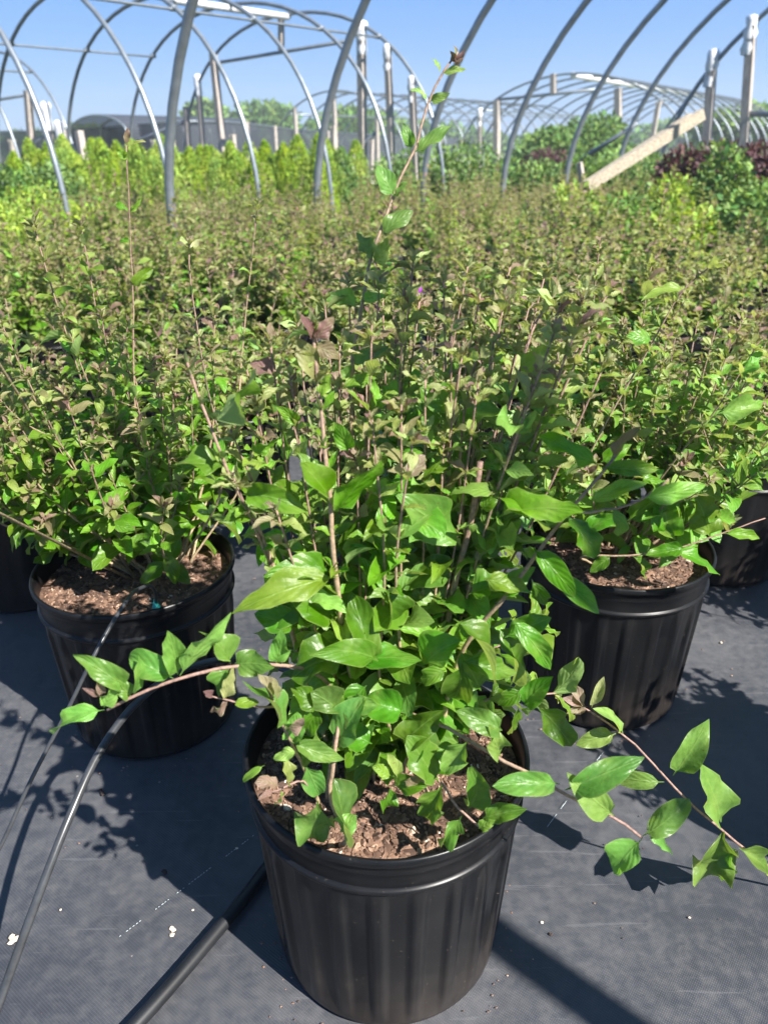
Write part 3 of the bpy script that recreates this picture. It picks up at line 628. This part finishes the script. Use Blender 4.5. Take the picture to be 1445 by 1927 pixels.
shoot(right,OR_,[(-.02,-.04,.25),(1110,1046,.94),(1180,1046,.93),(1260,1036,.93),(1340,1010,.93),(1440,975,.93)],[(1190,1046,1232,1076,.92,.5,.1),(1265,1036,1360,1060,.92,.35,.2),(1255,1015,1255,935,.95,.6,.2),(1100,1000,1160,960,.95,.5,.15),(1180,980,1240,930,.96,.5,.2),(1130,870,1190,840,.98,.5,.25),(1060,900,1110,860,.98,.5,.2),(1200,900,1260,905,.97,.45,.2),(1335,1012,1325,935,.94,.6,.4),(1290,1030,1220,1050,.92,.5,.1),(1360,1004,1435,1010,.92,.3,.4),(1150,1046,1110,1075,.93,.45,.1)],auto=False,ltint=.2)
kinds=[make_shrub(31+k,'',1,(0,0,0),nshoot=38,H=(.19,.34),spread=.26,tall=11,low=12,inter=.034,Lb=.062,bz=.14,ltip=.022) for k in range(4)]
far=[make_shrub(51+k,'',0,(0,0,0),nshoot=34,H=(.19,.33),spread=.265,tall=12,low=8,inter=.034,Lb=.066,bz=.17,ltip=.024,side=False) for k in range(3)]
for k in kinds+far: note(k)
ORD=['first','second','third','fourth','fifth','sixth','seventh','eighth','ninth','tenth','eleventh','twelfth','thirteenth','fourteenth']
rr=random.Random(5); used=set()
def zone(x,y):
    d='middle rows' if y<5.5 else 'hazy farthest rows'
    z='left of the thick pipe' if x/y<-.27 else 'just right of the thick pipe' if x/y<.02 else 'behind the tall shoot' if x/y<.28 else 'below the slanted planks'
    return 'look-alike potted shrubs in the %s %s'%(d,z), 'potted shrubs, %s %s'%(d,z)
cnt=0
cand=[]
for i in range(-14,24):
    for j in range(-14,24):
        if (i,j) in ((0,0),(1,0),(0,1),(1,-1)): continue
        p=node(i,j); x,y=p
        if y<.8 or y>8.2: continue
        if abs(x)>.52*y+.55: continue
        if y>3.9 and x<-.44*y: continue          # gold shrubs there
        if y>6.6 and x<-.3: continue
        if y>4.4 and x>.40*y: continue           # other shrubs at the right
        x+=rr.uniform(-.025,.025); y+=rr.uniform(-.025,.025)
        cand.append((i,j,x,y))
ROWS={}
for q in cand: ROWS.setdefault(q[0]+q[1],[]).append(q)
for r_ in ROWS: ROWS[r_].sort(key=lambda q:q[2])
for q in cand:
        i,j,x,y=q
        lod = kinds if y<3.2 else far
        src=rr.choice(lod); z,g=zone(x,y); lab=None; row=ROWS[i+j]; k_=row.index(q)
        if i+j<=6 and k_<14: lab='potted shrub, %s from left in the %s row behind the front one'%(ORD[k_+(1 if i+j==1 else 0)],ORD[i+j-1] if i+j>0 else 'front')
        loc=(x,y,0); rz=rr.uniform(0,6.28); sc=rr.uniform(.94,1.12)
        c=copy_tree(src,loc,rz,sc,lab or z, GR if lab else g); cnt+=1
def delete_tree(o):
    for k in KIDS.get(o.name,[]): bpy.data.objects.remove(k)
    bpy.data.objects.remove(o)
for k in kinds+far: delete_tree(k)
print('field',cnt)

# ------------------------------------------------------------------ ground
mb=MB(); 
mb.add([(-105,-6,-.03),(125,-6,-.03),(125,145,-.03),(-105,145,-.03)],[(0,1,2,3)])
g_=mb.build('ground',simple('dry_earth',(.13,.16,.07),.95,0,3,.3,.5,.02)); tag(g_,'dry earth ground reaching the horizon','ground',kind='structure')
mb=MB(); nx,ny=260,260; xs=np.linspace(-7,7,nx)**1; ys=np.linspace(-1.2,12,ny); V=[]
xs=np.sign(xs)*np.abs(xs/7)**1.6*7; ys=-.6+(12.6)*np.linspace(0,1,ny)**1.8
for y in ys:
    for x in xs:
        u=x*.774-y*.633; v=x*.633+y*.774
        wr=.0022*noise.noise(Vector((u*14+noise.noise(Vector((x*3,y*3,1)))*2,v*2.0,9)))
        V.append((x,y, wr+.0035*noise.noise(Vector((x*2.2,y*2.2,0)))+.0016*noise.noise(Vector((u*9,v*3,5)))-.002))
mb.add(V,[(j*nx+i,j*nx+i+1,(j+1)*nx+i+1,(j+1)*nx+i) for j in range(ny-1) for i in range(nx-1)])
f_=mb.build('ground_fabric',FABRIC); tag(f_,'black woven weed fabric under the pots','ground cloth',kind='structure')
# stitched seam lines in the cloth
def seam(a,b,name='seam_thread',label='',n=60):
    mb=MB(); a=np.array([*a[:2],.0012]); b=np.array([*b[:2],.0012]); d=(b-a)
    for k in range(n):
        if rr.random()<.25: continue
        p=a+d*(k/n); q=a+d*((k+rr.uniform(.35,.7))/n); tube(mb,[p,(p+q)/2+[0,0,.0004],q],.0003,4)
    tag(mb.build(name,THREAD),label,'thread','pale stitches in the ground cloth')
seam(gnd(225,1765),gnd(480,1572),label='pale dashed seam thread left of the front pot',n=46)
seam(gnd(1003,1593),gnd(1200,1330),label='pale dashed seam thread right of the front pot',n=9)

# crumbs and bark bits on the cloth
def crumb(x,y,size,label,m=CRUMB,grp='bits lying on the ground cloth'):
    mb=MB(); p=gnd(x,y); g=np.random.default_rng(int(x*7+y))
    for k in range(3 if size>.005 else 1):
        c=p+np.array([g.normal()*size*.5,g.normal()*size*.5,size*.3])
        V=[];n=7
        for zz,rf in ((-.35,.6),(0,1),(.35,.55)):
            for j in range(n):
                a=6.283*j/n; V.append(c+np.array([math.cos(a)*rf*g.uniform(.6,1.1),math.sin(a)*rf*g.uniform(.6,1.1),zz*g.uniform(.7,1.2)])*size*.6)
        F=[tuple(range(n))[::-1],tuple(2*n+j for j in range(n))]+[(i*n+j,i*n+(j+1)%n,(i+1)*n+(j+1)%n,(i+1)*n+j) for i in range(2) for j in range(n)]
        mb.add(V,F)
    tag(mb.build('debris_bit',m,smooth=False),label,'debris',grp)
crumb(28,1773,.008,'whitish crumbly lump on the cloth beside the black tube')
crumb(327,1751,.006,'tan flaky bit on the cloth below the dashed seam')
crumb(307,1646,.006,'small brown bark chip on the cloth inside the shadow',CHIP)
crumb(192,1493,.006,'oval leaf-brown bark chip between the tube and left pot',CHIP)
crumb(448,1600,.004,'pair of tiny tan flecks on the seam near the front pot')
crumb(1017,1737,.004,'tiny white crumb right of the front pot',CRUMB)
crumb(1032,1754,.005,'tiny reddish chip right of the front pot',CHIP)
crumb(1212,1597,.003,'single red-brown speck on sunlit cloth at right',CHIP)
crumb(1300,1732,.003,'single pale speck on sunlit cloth at lower right')
crumb(1355,1211,.005,'tan crumb in the dappled light right of the ribbed pot')
crumb(118,1714,.003,'small yellow grain on cloth right of the black tube')
crumb(361,1716,.003,'small yellow grain at the edge of the pot shadow')
mb=MB(); g=np.random.default_rng(9)
for k in range(700):
    x=g.uniform(-1.1,1.1); y=g.uniform(.35,2.2); s_=g.uniform(.0006,.0017)
    if k>420:
        c=(node(0,0),node(1,0),node(0,1))[k%3]; a=g.uniform(0,6.28); r_=.13+abs(g.normal())*.02; x,y=c[0]+r_*math.cos(a),c[1]+r_*math.sin(a)
    p=np.array([x,y,.001]); V=[p+np.array(q)*s_*(1+g.normal()*.2) for q in ((1,0,0),(0,1,0),(-1.3,0,0),(0,-1,0),(0,0,.8))]
    mb.add(V,[(0,1,4),(1,2,4),(2,3,4),(3,0,4)],None,(g.beta(2,2),0,0))
tag(mb.build('soil_grit',CHIP,smooth=False),'scattered soil grit on the ground cloth','grit',kind='stuff')

# ------------------------------------------------------------------ tubes and pipes
def tube_thing(name,pts,r,label,cat,m=TUBE,n=40,sides=12):
    mb=MB(); tube(mb,smooth_path(pts,n),r,sides); return tag(mb.build(name,m),label,cat)
tube_thing('irrigation_tube',[gnd(-40,2000,.05),at(0,1885,.49),at(60,1720,.535),at(130,1540,.60),at(185,1420,.66),at(250,1330,.72),at(330,1268,.78),at(405,1243,.82),at(470,1242,.85),at(560,1275,.83),at(600,1330,.82)],.0045,
 'thick black irrigation tube arching from lower left to behind the front pot','tube')
dt=tube_thing('drip_tube',[at(-60,1700,.60),at(0,1595,.64),at(60,1465,.68),at(123,1345,.72),at(190,1210,.765),at(235,1135,.82),at(262,1108,.88),at(285,1103,.915),at(294,1120,.93),at(294,1136,.935)],.0025,
 'thin black drip tube curving into the left pot with teal emitter','tube')
p=at(294,1142,.935); mb=MB(); lathe(mb,[(0,-.012),(.002,-.011),(.0032,-.004),(.0055,-.003),(.0058,.001),(.0038,.002),(.0038,.007),(.0024,.008),(.0022,.012),(0,.012)],14,None,tuple(p))
mb.build('drip_emitter',TEAL,dt)
tube_thing('ground_pipe',[gnd(190,2000,.011),gnd(300,1880,.011),gnd(390,1775,.011),gnd(460,1690,.011),gnd(505,1630,.011),gnd(640,1480,.011)],.008,'black poly pipe lying on the cloth left of the front pot','pipe',PIPE)
tube_thing('ground_pipe',[gnd(-60,1010,.012),gnd(60,985,.012),gnd(110,965,.012),gnd(330,890,.012),gnd(600,790,.012)],.014,'grey-black pipe on the ground behind the left edge pot','pipe',PIPE)

# ------------------------------------------------------------------ hoop houses
PR_=.023
def arch_pts(o, az, k, s, w, zl, hh, ex, n=34, z0=-.05):
    a=np.array([math.sin(az),math.cos(az)]); b=np.array([math.cos(az),-math.sin(az)])
    th=np.linspace(0,math.pi,n); lat=w/2-w/2*np.sign(np.cos(th))*np.abs(np.cos(th))**ex; z=zl+hh*np.abs(np.sin(th))**ex
    lat=np.r_[0,lat,w]; z=np.r_[z0,z,z0]
    return np.c_[np.array(o)+k*s*a+lat[:,None]*b, z]
class House:
    def __init__(s,o,az,sp_,w,zl,hh,ex,label,ks,r=PR_):
        s.P=(o,az,sp_,w,zl,hh,ex); s.az=az; s.o=np.array(o); s.s=sp_; s.w=w; s.r=r
        s.a=np.array([math.sin(az),math.cos(az)]); s.b=np.array([math.cos(az),-math.sin(az)])
        s.base=np.array([*s.o,0.])
        s.root=empty('hoop_house_frame',tuple(s.base),label,'greenhouse frame')
        for k in ks:
            mb=MB(); tube(mb,s.arch(k)-s.base,r,10); mb.build('hoop',GALV,s.root)
    def arch(s,k): o,az,sp_,w,zl,hh,ex=s.P; return arch_pts(o,az,k,sp_,w,zl,hh,ex)
    def top(s,k,lat):
        P=s.arch(k); q=P[:,:2]-(s.o+k*s.s*s.a); l=q@s.b; i=np.argsort(l,kind='stable'); return np.interp(lat,l[i],P[i,2])
    def pt(s,k,lat,z): return np.array([*(s.o+k*s.s*s.a+lat*s.b),z])
    def onplane(s,k,x,y):     # photograph point on the plane of hoop k
        d=ray(x,y); n=np.array([*s.a,0]); P0=s.pt(k,0,0); return CAM+d*(((P0-CAM)@n)/(d@n))
    def purlin(s,k0,k1,lat,dz=-.03,r=.014,m=None,name='purlin'):
        mb=MB(); P=[s.pt(k,lat,s.top(0,lat)+dz)-s.base for k in np.linspace(k0,k1,8)]; tube(mb,P,r,8); po=mb.build(name,m or GALV,s.root)
        if r<.02:
            for k in range(math.ceil(k0),math.floor(k1)+1):
                mb=MB(); p=s.pt(k,lat,s.top(0,lat)+dz*.5)-s.base; beam(mb,p-[0,0,.02],p+[0,0,.02],.045,.045); mb.build('clamp',GALV,po)
    def post(s,k,x,yt,yb=None,w=.085,wrap=False,zb=-.05,xb=None):
        t=s.onplane(k,x,yt); b=t.copy()
        if yb is not None: b=s.onplane(k,xb if xb else x,yb)
        else: b[2]=zb
        if xb and yb is None:
            q=s.onplane(k,xb,300); dz=(t[2]-q[2]); b=q+(q-t)*(q[2]-zb)/dz
        mb=MB(); beam(mb,b-s.base,t-s.base,w,w); o=mb.build('post',WOODP,s.root,smooth=False)
        if wrap:
            g=np.random.default_rng(int(x)); mb=MB(); P=[]; prof=[(.02,.10),(.06,.085),(.075,.04),(.062,-.01),(.07,-.06),(.05,-.13),(.065,-.2),(.055,-.26)]
            q_=w/.085; lathe(mb,[(r_*.95*q_+g.normal()*.006*q_,z_*q_) for r_,z_ in prof],12,lambda a,i:np.sin(a*3+i)*.010*q_,tuple(t-s.base)); mb.build('plastic_wrap',WRAP,o)
        return o
    def bar(s,k,x0,y0,x1,y1,r=.018,name='cross_bar',m=None):
        mb=MB(); tube(mb,[s.onplane(k,x0,y0)-s.base,s.onplane(k,x1,y1)-s.base],r,8); mb.build(name,m or GALV,s.root)
H2=House((-1.144,4.514),.686,1.15,5.114,.517,2.162,1.132,'nearest bare hoop house frame whose thick pipes arch over the shrubs',range(-3,7),.025)
H2.purlin(-3,6,5.114*.5); H2.purlin(2.8,6,5.114*.78,dz=-.02)
H2.post(6,1341,111,None,.085,True,xb=1327); H2.post(6,1414,48,None,.085,True,xb=1397)
H2.bar(6,1400,213,1560,216,.03); H2.bar(5,1078,308,1200,232,.022,'brace')
H2.bar(6,1215,290,1345,115,.012,'brace')
H1=House((-5.086,7.829),.703,.7935,4.112,.2635,1.820,.893,'left bare hoop house frame with long side purlins and wooden end posts',range(-1,6),.018)
for x,yt,xb,wr in ((401,100,421,False),(372,150,384,True),(350,200,356,False),(680,55,682,True),(729,95,737,True),(775,155,781,True)): H1.post(5,x,yt,None,.07 if x in(401,680) else .055,wr,xb=xb)
H1.post(5,529,30,94,.05); H1.bar(5,405,118,655,76,.018); H1.bar(5,172,300,345,228,.016,'brace'); H1.bar(5,628,322,705,250,.018,'brace')
# side purlins follow the photograph's two long lines on the right slope
H1.purlin(-1,5,4.112*.80,dz=-.015,r=.011); H1.purlin(-1,5,4.112*.50,dz=-.03,r=.013); H1.purlin(-1,4,4.112*.18,dz=-.015,r=.010)
mb=MB(); tube(mb,[H1.pt(3.2,4.112*.5,2.055)-H1.base,H1.pt(5.0,4.112*.5,2.055)-H1.base],.032,10); mb.build('rolled_plastic',WRAP,H1.root)
mb=MB(); beam(mb,H1.pt(-.6,4.14,.09)-H1.base,H1.pt(5,4.14,.09)-H1.base,.04,.16); mb.build('baseboard',PLANK,H1.root,smooth=False)
H3=House((2.061,22.582),.60,1.15,5.904,.463,1.852,1.028,'distant hoop house frame at right with a white ridge tube',range(0,12),.026)
for x,yt in ((935,188),(903,212),(868,262),(1163,165)): H3.post(0,x,yt,None,.14 if x in (935,1163) else .1,x==903,xb=x-1)
H3.bar(0,935,187,1130,167,.035); H3.post(0,1041,138,176,.12)
mb=MB(); tube(mb,[H3.pt(0,3.0,2.28)-H3.base,H3.pt(11,3.0,2.28)-H3.base],.07,10); mb.build('ridge_tube',WRAP,H3.root)
H3.purlin(0,11,5.904*.12,r=.02); H3.purlin(0,11,5.904*.85,r=.02)
H0=House((-9.8,11.18),.703,.7935,4.112,.2635,1.820,.893,'hoop house frame cut off by the left edge of the view',range(1,6),.018)
for x,yt,wr in ((52,170,False),(86,205,True),(112,240,True),(148,245,False)): H0.post(5,x,yt,None,.085,wr,xb=x+10)
H0.bar(5,-60,196,50,178,.02); H0.bar(5,15,300,82,257,.02,'brace'); H0.purlin(1,5,4.112*.8,r=.013)
H4=House((-4.2,33.5),.62,1.4,6.2,.5,2.1,1.05,'farthest line of low hoops beyond the shade netting',range(0,13),.032)
H4.purlin(0,12,.9,r=.03); H4.purlin(0,12,5.2,r=.03); H4.purlin(0,12,3.1,r=.04)
for l in (1.2,3.1,5.0):
    mb=MB(); beam(mb,H4.pt(0,l,0)-H4.base,H4.pt(0,l,H4.top(0,l))-H4.base,.12,.12); mb.build('post',WOODP,H4.root,smooth=False)
# shade netting
q=at(140,300,24)
SH=House((q[0],q[1]),.6,1.0,2.4,1.15,.45,1.0,'small netted hoop frame rising above the black netting fence at left',range(0,6),.03)
mb=MB(); K=6; A=[SH.arch(k)-SH.base for k in range(K)]; n_=len(A[0]); V=np.concatenate([a+np.array([0,0,.035]) for a in A])
mb.add(V,[(i*n_+j,i*n_+j+1,(i+1)*n_+j+1,(i+1)*n_+j) for i in range(K-1) for j in range(n_-1)]); mb.build('netting',NET,SH.root)
W_=[(-160,247,34),(0,245,31),(150,241,27),(330,226,22),(560,242,34),(800,257,68),(980,264,105)]
fb=np.array([*at(-160,247,34)[:2],0]); fn=empty('shade_fence',tuple(fb),'long black netting fence running behind the bright conifers','fence')
T_=smooth_path([at(*q) for q in W_],60)-fb; mb=MB(); V=[]
for i,t in enumerate(T_): V+=[(t[0],t[1],0),(t[0],t[1]+.03,t[2]*.5),(t[0],t[1],t[2]-.04*abs(math.sin(i*.9)))]
mb.add(V,[(3*i+a_,3*i+3+a_,3*i+4+a_,3*i+1+a_) for i in range(59) for a_ in (0,1)]); mb.build('netting',NET,fn)
for i in range(0,60,5):
    mb=MB(); t=T_[i]; beam(mb,(t[0],t[1]-.12,0),(t[0],t[1]-.12,t[2]+.02),.1,.1); mb.build('post',WOODP,fn,smooth=False)
mb=MB(); tube(mb,T_+np.array([0,-.05,-.02]),.02,6); mb.build('top_wire',GALV,fn)

# slanted planks (old end boards) at the right
pl=empty('leaning_planks',tuple(at(1108,345,6.2)),'two pale sawn planks leaning up on a slant at the right','planks')
O=at(1108,345,6.2)
for dx,dy,x1,y1 in ((0,0,1300,222),(16,-14,1322,214)):
    mb=MB(); beam(mb,at(1100+dx*.3,352+dy*.2,6.2+dy*.004)-O,at(x1,y1,6.5)-O,.045,.078); mb.build('plank',PLANK,pl,smooth=False)
mb=MB(); beam(mb,at(1090,305,6.2)-O,at(1098,360,6.2)-O,.035,.035); mb.build('support_stub',WOODP,pl,smooth=False)
mb=MB(); b_=gnd(150,484); 

# odd standing posts of the houses further off
for k,(x,yt,Y,w_,lb) in enumerate(((438,252,15,.07,'short grey post right of the left end posts'),(462,228,17,.08,'taller grey post near the small far trees'),(628,236,15,.08,'pale post in front of the far hoops at centre'),
   (664,280,13,.05,'thin stake left of the middle wooden end post'),(700,262,13,.05,'thin stake right of the middle wooden end post'),(850,300,12,.05,'thin stake beside the last left-house hoop'),(1003,262,20,.08,'pale post left of the dark far bushes'),
   (118,244,20,.10,'squat post at left before the netted hoop'),(290,262,16,.08,'post seen under the left hoops near the thick pipe'),(22,262,17,.09,'post at the left edge before the netting'),(1240,190,17,.08,'thin pale post behind the slanted planks'))):
    t=at(x,yt,Y); mb=MB(); beam(mb,(t[0]-.01*k,Y,0),(t[0],Y,t[2]),w_,w_); beam(mb,(t[0]-w_*.8,Y,t[2]-.02),(t[0]+w_*.8,Y,t[2]-.02),w_*.4,w_*.5)
    tag(mb.build('wooden_post',WOODP,smooth=False),lb,'post')

# ------------------------------------------------------------------ other shrubs and trees
def clump_mesh(rng, rx, rz, n, ls, kind='round', z0=.0, nu=2, nv=3, wf=.55):
    mb=MB()
    lob=rng.normal(size=(9,3)); lob/=np.linalg.norm(lob,axis=1)[:,None]; amp=rng.uniform(-.15,.30,9)
    d=rng.normal(size=(n,3)); d/=np.linalg.norm(d,axis=1)[:,None]
    f=1+sum(a*np.clip((d@l-.45)/.55,0,1) for a,l in zip(amp,lob))
    rad=rng.random(n)**.42*f
    if kind=='cone':
        h=rng.random(n)**1.15; a=rng.uniform(0,6.283,n); sl=(1-h)**.62*(1+.22*np.sin(a*3+lob[0,0]*9+h*7)); rr_=np.sqrt(rng.uniform(.35,1,n))*sl*rx*(.75+.25*np.minimum(1,h*8))
        P=np.c_[rr_*np.cos(a),rr_*np.sin(a),z0+h*rz]
        D=np.c_[np.cos(a)*.35,np.sin(a)*.35,np.ones(n)]+rng.normal(size=(n,3))*.25; Nn=np.c_[np.cos(a),np.sin(a),np.full(n,.4)]+rng.normal(size=(n,3))*.5
    else:
        P=d*rad[:,None]*np.array([rx,rx,rz*.5])+np.array([0,0,z0+rz*.5]); D=d+rng.normal(size=(n,3))*.7+np.array([0,0,.3]); Nn=rng.normal(size=(n,3))*.7+np.array([.2,-.2,1])
    cl=np.array([noise.noise(Vector(p*(3.0/rx)))for p in P]); age=np.clip(.5+cl*.7+rng.normal(size=n)*.16,0,1)
    leaves(mb,P,D,Nn,ls*rng.uniform(.7,1.3,n),np.full(n,wf),age,rng.random(n),rng,nu,nv)
    return mb
def bush(name, loc, label, cat, m, seed, rx, rz, n, ls, kind='round', group=None, z0=.1, potted=True, wf=.55):
    g=np.random.default_rng(seed); root=empty(name,loc,label,cat,group)
    clump_mesh(g,rx,rz,n,ls,kind,z0,wf=wf).build('crown',m,root)
    mb=MB()
    for k in range(5 if kind=='round' else 1):
        a=g.uniform(0,6.28); t=np.array([math.cos(a)*rx*.5,math.sin(a)*rx*.5,z0+rz*.6]) if kind=='round' else np.array([0,0,z0+rz*.8])
        tube(mb,[(0,0,0),t*np.array([.3,.3,.5]),t],[rx*.05,rx*.035,rx*.01],5)
    mb.build('trunk',BARK,root)
    return root
cz=[bush('arborvitae',(0,0,0),'','conifer',THUJA,70+k,.24,.80,3600,.032,'cone',z0=.08,wf=.32) for k in range(3)]
for k in cz: note(k)
ci=0
for row,(y0,xa,xb,n) in enumerate(((7.4,-3.2,-.5,20),(8.0,-3.5,-.45,20),(8.7,-3.7,-.3,15))):
    for k in range(n):
        x=xa+(xb-xa)*k/(n-1)+rr.uniform(-.06,.06); y=y0+rr.uniform(-.1,.1)+(x*-.05)
        copy_tree(rr.choice(cz),(x,y,0),rr.uniform(0,6.28),rr.uniform(.80,1.04)+.02*row,'bright yellow-green conifer in the hedge-like rows behind the shrubs','bright conifers behind the shrubs'); ci+=1
for k in cz: delete_tree(k)
bush('round_conifer',(-.38,8.2,0),'dark rounded conifer at the right end of the bright conifers','conifer',GREEN,81,.26,.72,2500,.04,'cone',z0=.08,wf=.4)
gz=[bush('golden_shrub',(0,0,0),'','shrub',GOLD,90+k,.24,.46,1500,.035,z0=.08) for k in range(2)]
for k in gz: note(k)
gi=0
for y0 in (4.4,4.95,5.5,6.1):
    for k in range(7):
        x=-.62*y0+k*.40+rr.uniform(-.05,.05); y=y0+k*.05
        if x>-.33*y: continue
        copy_tree(rr.choice(gz),(x,y,0),rr.uniform(0,6.28),rr.uniform(.85,1.05),'low golden-green shrub in the block beside the left curved pipe','golden shrubs at the left'); gi+=1
for k in gz: delete_tree(k)
g2=[bush('leafy_shrub',(0,0,0),'','shrub',GREEN,100+k,.34,.72,1900,.055,z0=.1) for k in range(3)]
for k in g2: note(k)
for k in range(8):
    copy_tree(rr.choice(g2),(-4.7+k*.27,7.0+rr.uniform(-.2,.3),0),rr.uniform(0,6.28),rr.uniform(.78,.92),'mid-green leafy shrub at the left beyond the golden block','leafy shrubs at far left')
for k in range(26):
    y=4.3+ (k//5)*.75; x=.42*y+.15+(k%5)*.5+rr.uniform(-.08,.08)
    if k%3==2: continue
    copy_tree(rr.choice(g2),(x,y,0),rr.uniform(0,6.28),rr.uniform(.66,.84)*(1+.03*(k%5)),'mid-green leafy shrub massed below the slanted planks','leafy shrubs at the right')
for k in range(14):
    x=.15+k*.38; copy_tree(rr.choice(g2),(x,8.6+rr.uniform(-.2,.5),0),rr.uniform(0,6.28),rr.uniform(.8,1.0),'mid-green leafy shrub in the far row before the dark bushes','leafy shrubs in the far row')
for k in g2: delete_tree(k)
for k,(x,Y,lb) in enumerate(((1180,4.6,'yellow-green shrub low under the middle of the planks'),(1290,4.4,'yellow-green shrub right of the planks, nearest of the light ones'),(1400,4.7,'yellow-green shrub near the right edge below the purple ones'),(1235,5.6,'yellow-green shrub close beneath the raised plank end'),(1340,5.4,'yellow-green shrub between two darker green shrubs at right'),(1440,5.2,'yellow-green shrub cut by the right edge'))):
    bush('light_shrub',(at(x,340,Y)[0],Y,0),lb,'shrub',GOLD if k in(1,4) else GREEN,200+k,.22,.44,1500,.045,z0=.1)
bush('yellow_shrub',(at(1075,350,5.6)[0],5.6,0),'bright yellow shrub at the foot of the slanted planks','shrub',GOLD,120,.2,.46,1500,.04,z0=.1)
bush('climbing_shrub',(at(1375,300,5.0)[0],5.0,0),'tall light green shrub right of the slanted planks','shrub',GREEN,121,.2,.72,1900,.05,z0=.1)
bush('climbing_shrub',(at(1265,350,5.4)[0],5.4,0),'small yellow-green shrub below the slanted planks','shrub',GOLD,122,.2,.55,1300,.04,z0=.1)
for k,(x,y,Y,rx,rz) in enumerate(((1290,270,7.2,.26,.66),(1370,260,7.0,.28,.70),(1440,250,6.6,.28,.72),(1030,300,13.0,.32,.62))):
    bush('purple_shrub',(at(x,y,Y)[0],Y,0),['purple-leaved shrub just right of the slanted planks','purple-leaved shrub behind the tall light green shrub','purple-leaved shrub at the right edge under the pipe','purple-leaved shrub in front of the dark far bushes'][k],'shrub',PURPLE,130+k,rx,rz,2200,.06)
for k,(x,Y,rx,rz) in enumerate(((1045,17,.62,1.0),(1110,18,.72,1.25),(1190,16,.8,.72),(1010,18,.5,.85))):
    bush('dark_bush',(at(x,280,Y)[0],Y,0),['rounded dark green bush left of the far hoop ribs','tallest dark green bush behind the far hoop ribs','low dark bush behind the slanted planks','small dark bush near the purple one'][k],'bush',GREEN,140+k,rx,rz,3800,.12,z0=0)
for k,(x,yt,Y,rx) in enumerate(((382,196,60,1.7),(492,203,60,2.0),(655,205,60,2.6),(700,215,64,2.2),(1420,205,40,2.0))):
    zt=at(x,yt,Y)[2]; bush('far_tree',(at(x,yt,Y)[0],Y,0),['small far tree seen between the left end posts','rounded far tree above the netting at left','broad far tree behind the central pipe','far tree just right of the broad one','far tree at the right edge above the purple shrubs'][k],'tree',GREEN,150+k,rx,zt-.6,3000,.45,z0=.6)
# distant treeline
mb=MB(); g=np.random.default_rng(7); P=[];D=[]
n=15000; x=g.uniform(-70,90,n); h=g.random(n)*(1.9+np.array([noise.noise(Vector((q*.12,0,0)))*1.3+noise.noise(Vector((q*.5,3,0)))*.5 for q in x])); y=82+g.uniform(-2,2,n)
leaves(mb,np.c_[x,y,h],g.normal(size=(n,3)),g.normal(size=(n,3))+[0,-.5,.6],g.uniform(.5,1.1,n),np.full(n,.7),np.clip(g.normal(.4,.2,n),0,1),g.random(n),g,2,2)
tag(mb.build('treeline',GREEN),'low hazy line of far woods along the horizon','woods',kind='stuff')
mb=MB(); pf=node(1,2); 
leaves(mb,[at(790,550,2.1)]*5,[(math.cos(q*1.256),-.4,math.sin(q*1.256)) for q in range(5)],[(0,-1,.3)]*5,.016,.7,.5,.5,rng,4,4); tag(mb.build('purple_blossom',FLOWER),'single tiny purple blossom among the shrubs behind the tall shoot','flower')
print('objects',len(bpy.data.objects))

# ------------------------------------------------------------------ summer haze
mb=MB(); X0,X1,Y0,Y1,Z0,Z1=-110,130,-8,150,-1.1,9.0
mb.add([(x,y,z) for z in (Z0,Z1) for x,y in ((X0,Y0),(X1,Y0),(X1,Y1),(X0,Y1))],[(3,2,1,0),(4,5,6,7),(0,1,5,4),(1,2,6,5),(2,3,7,6),(3,0,4,7)])
hm=bpy.data.materials.new('haze_air'); hm.use_nodes=True; hn=hm.node_tree; hn.nodes.remove(hn.nodes['Principled BSDF'])
pv=hn.nodes.new('ShaderNodeVolumePrincipled'); pv.inputs['Color'].default_value=(.86,.91,1,1); pv.inputs['Density'].default_value=.0028; pv.inputs['Anisotropy'].default_value=.2
hn.links.new(pv.outputs[0],hn.nodes['Material Output'].inputs['Volume'])
hz=mb.build('haze',hm,smooth=False); tag(hz,'pale summer haze filling the air','haze',kind='stuff')
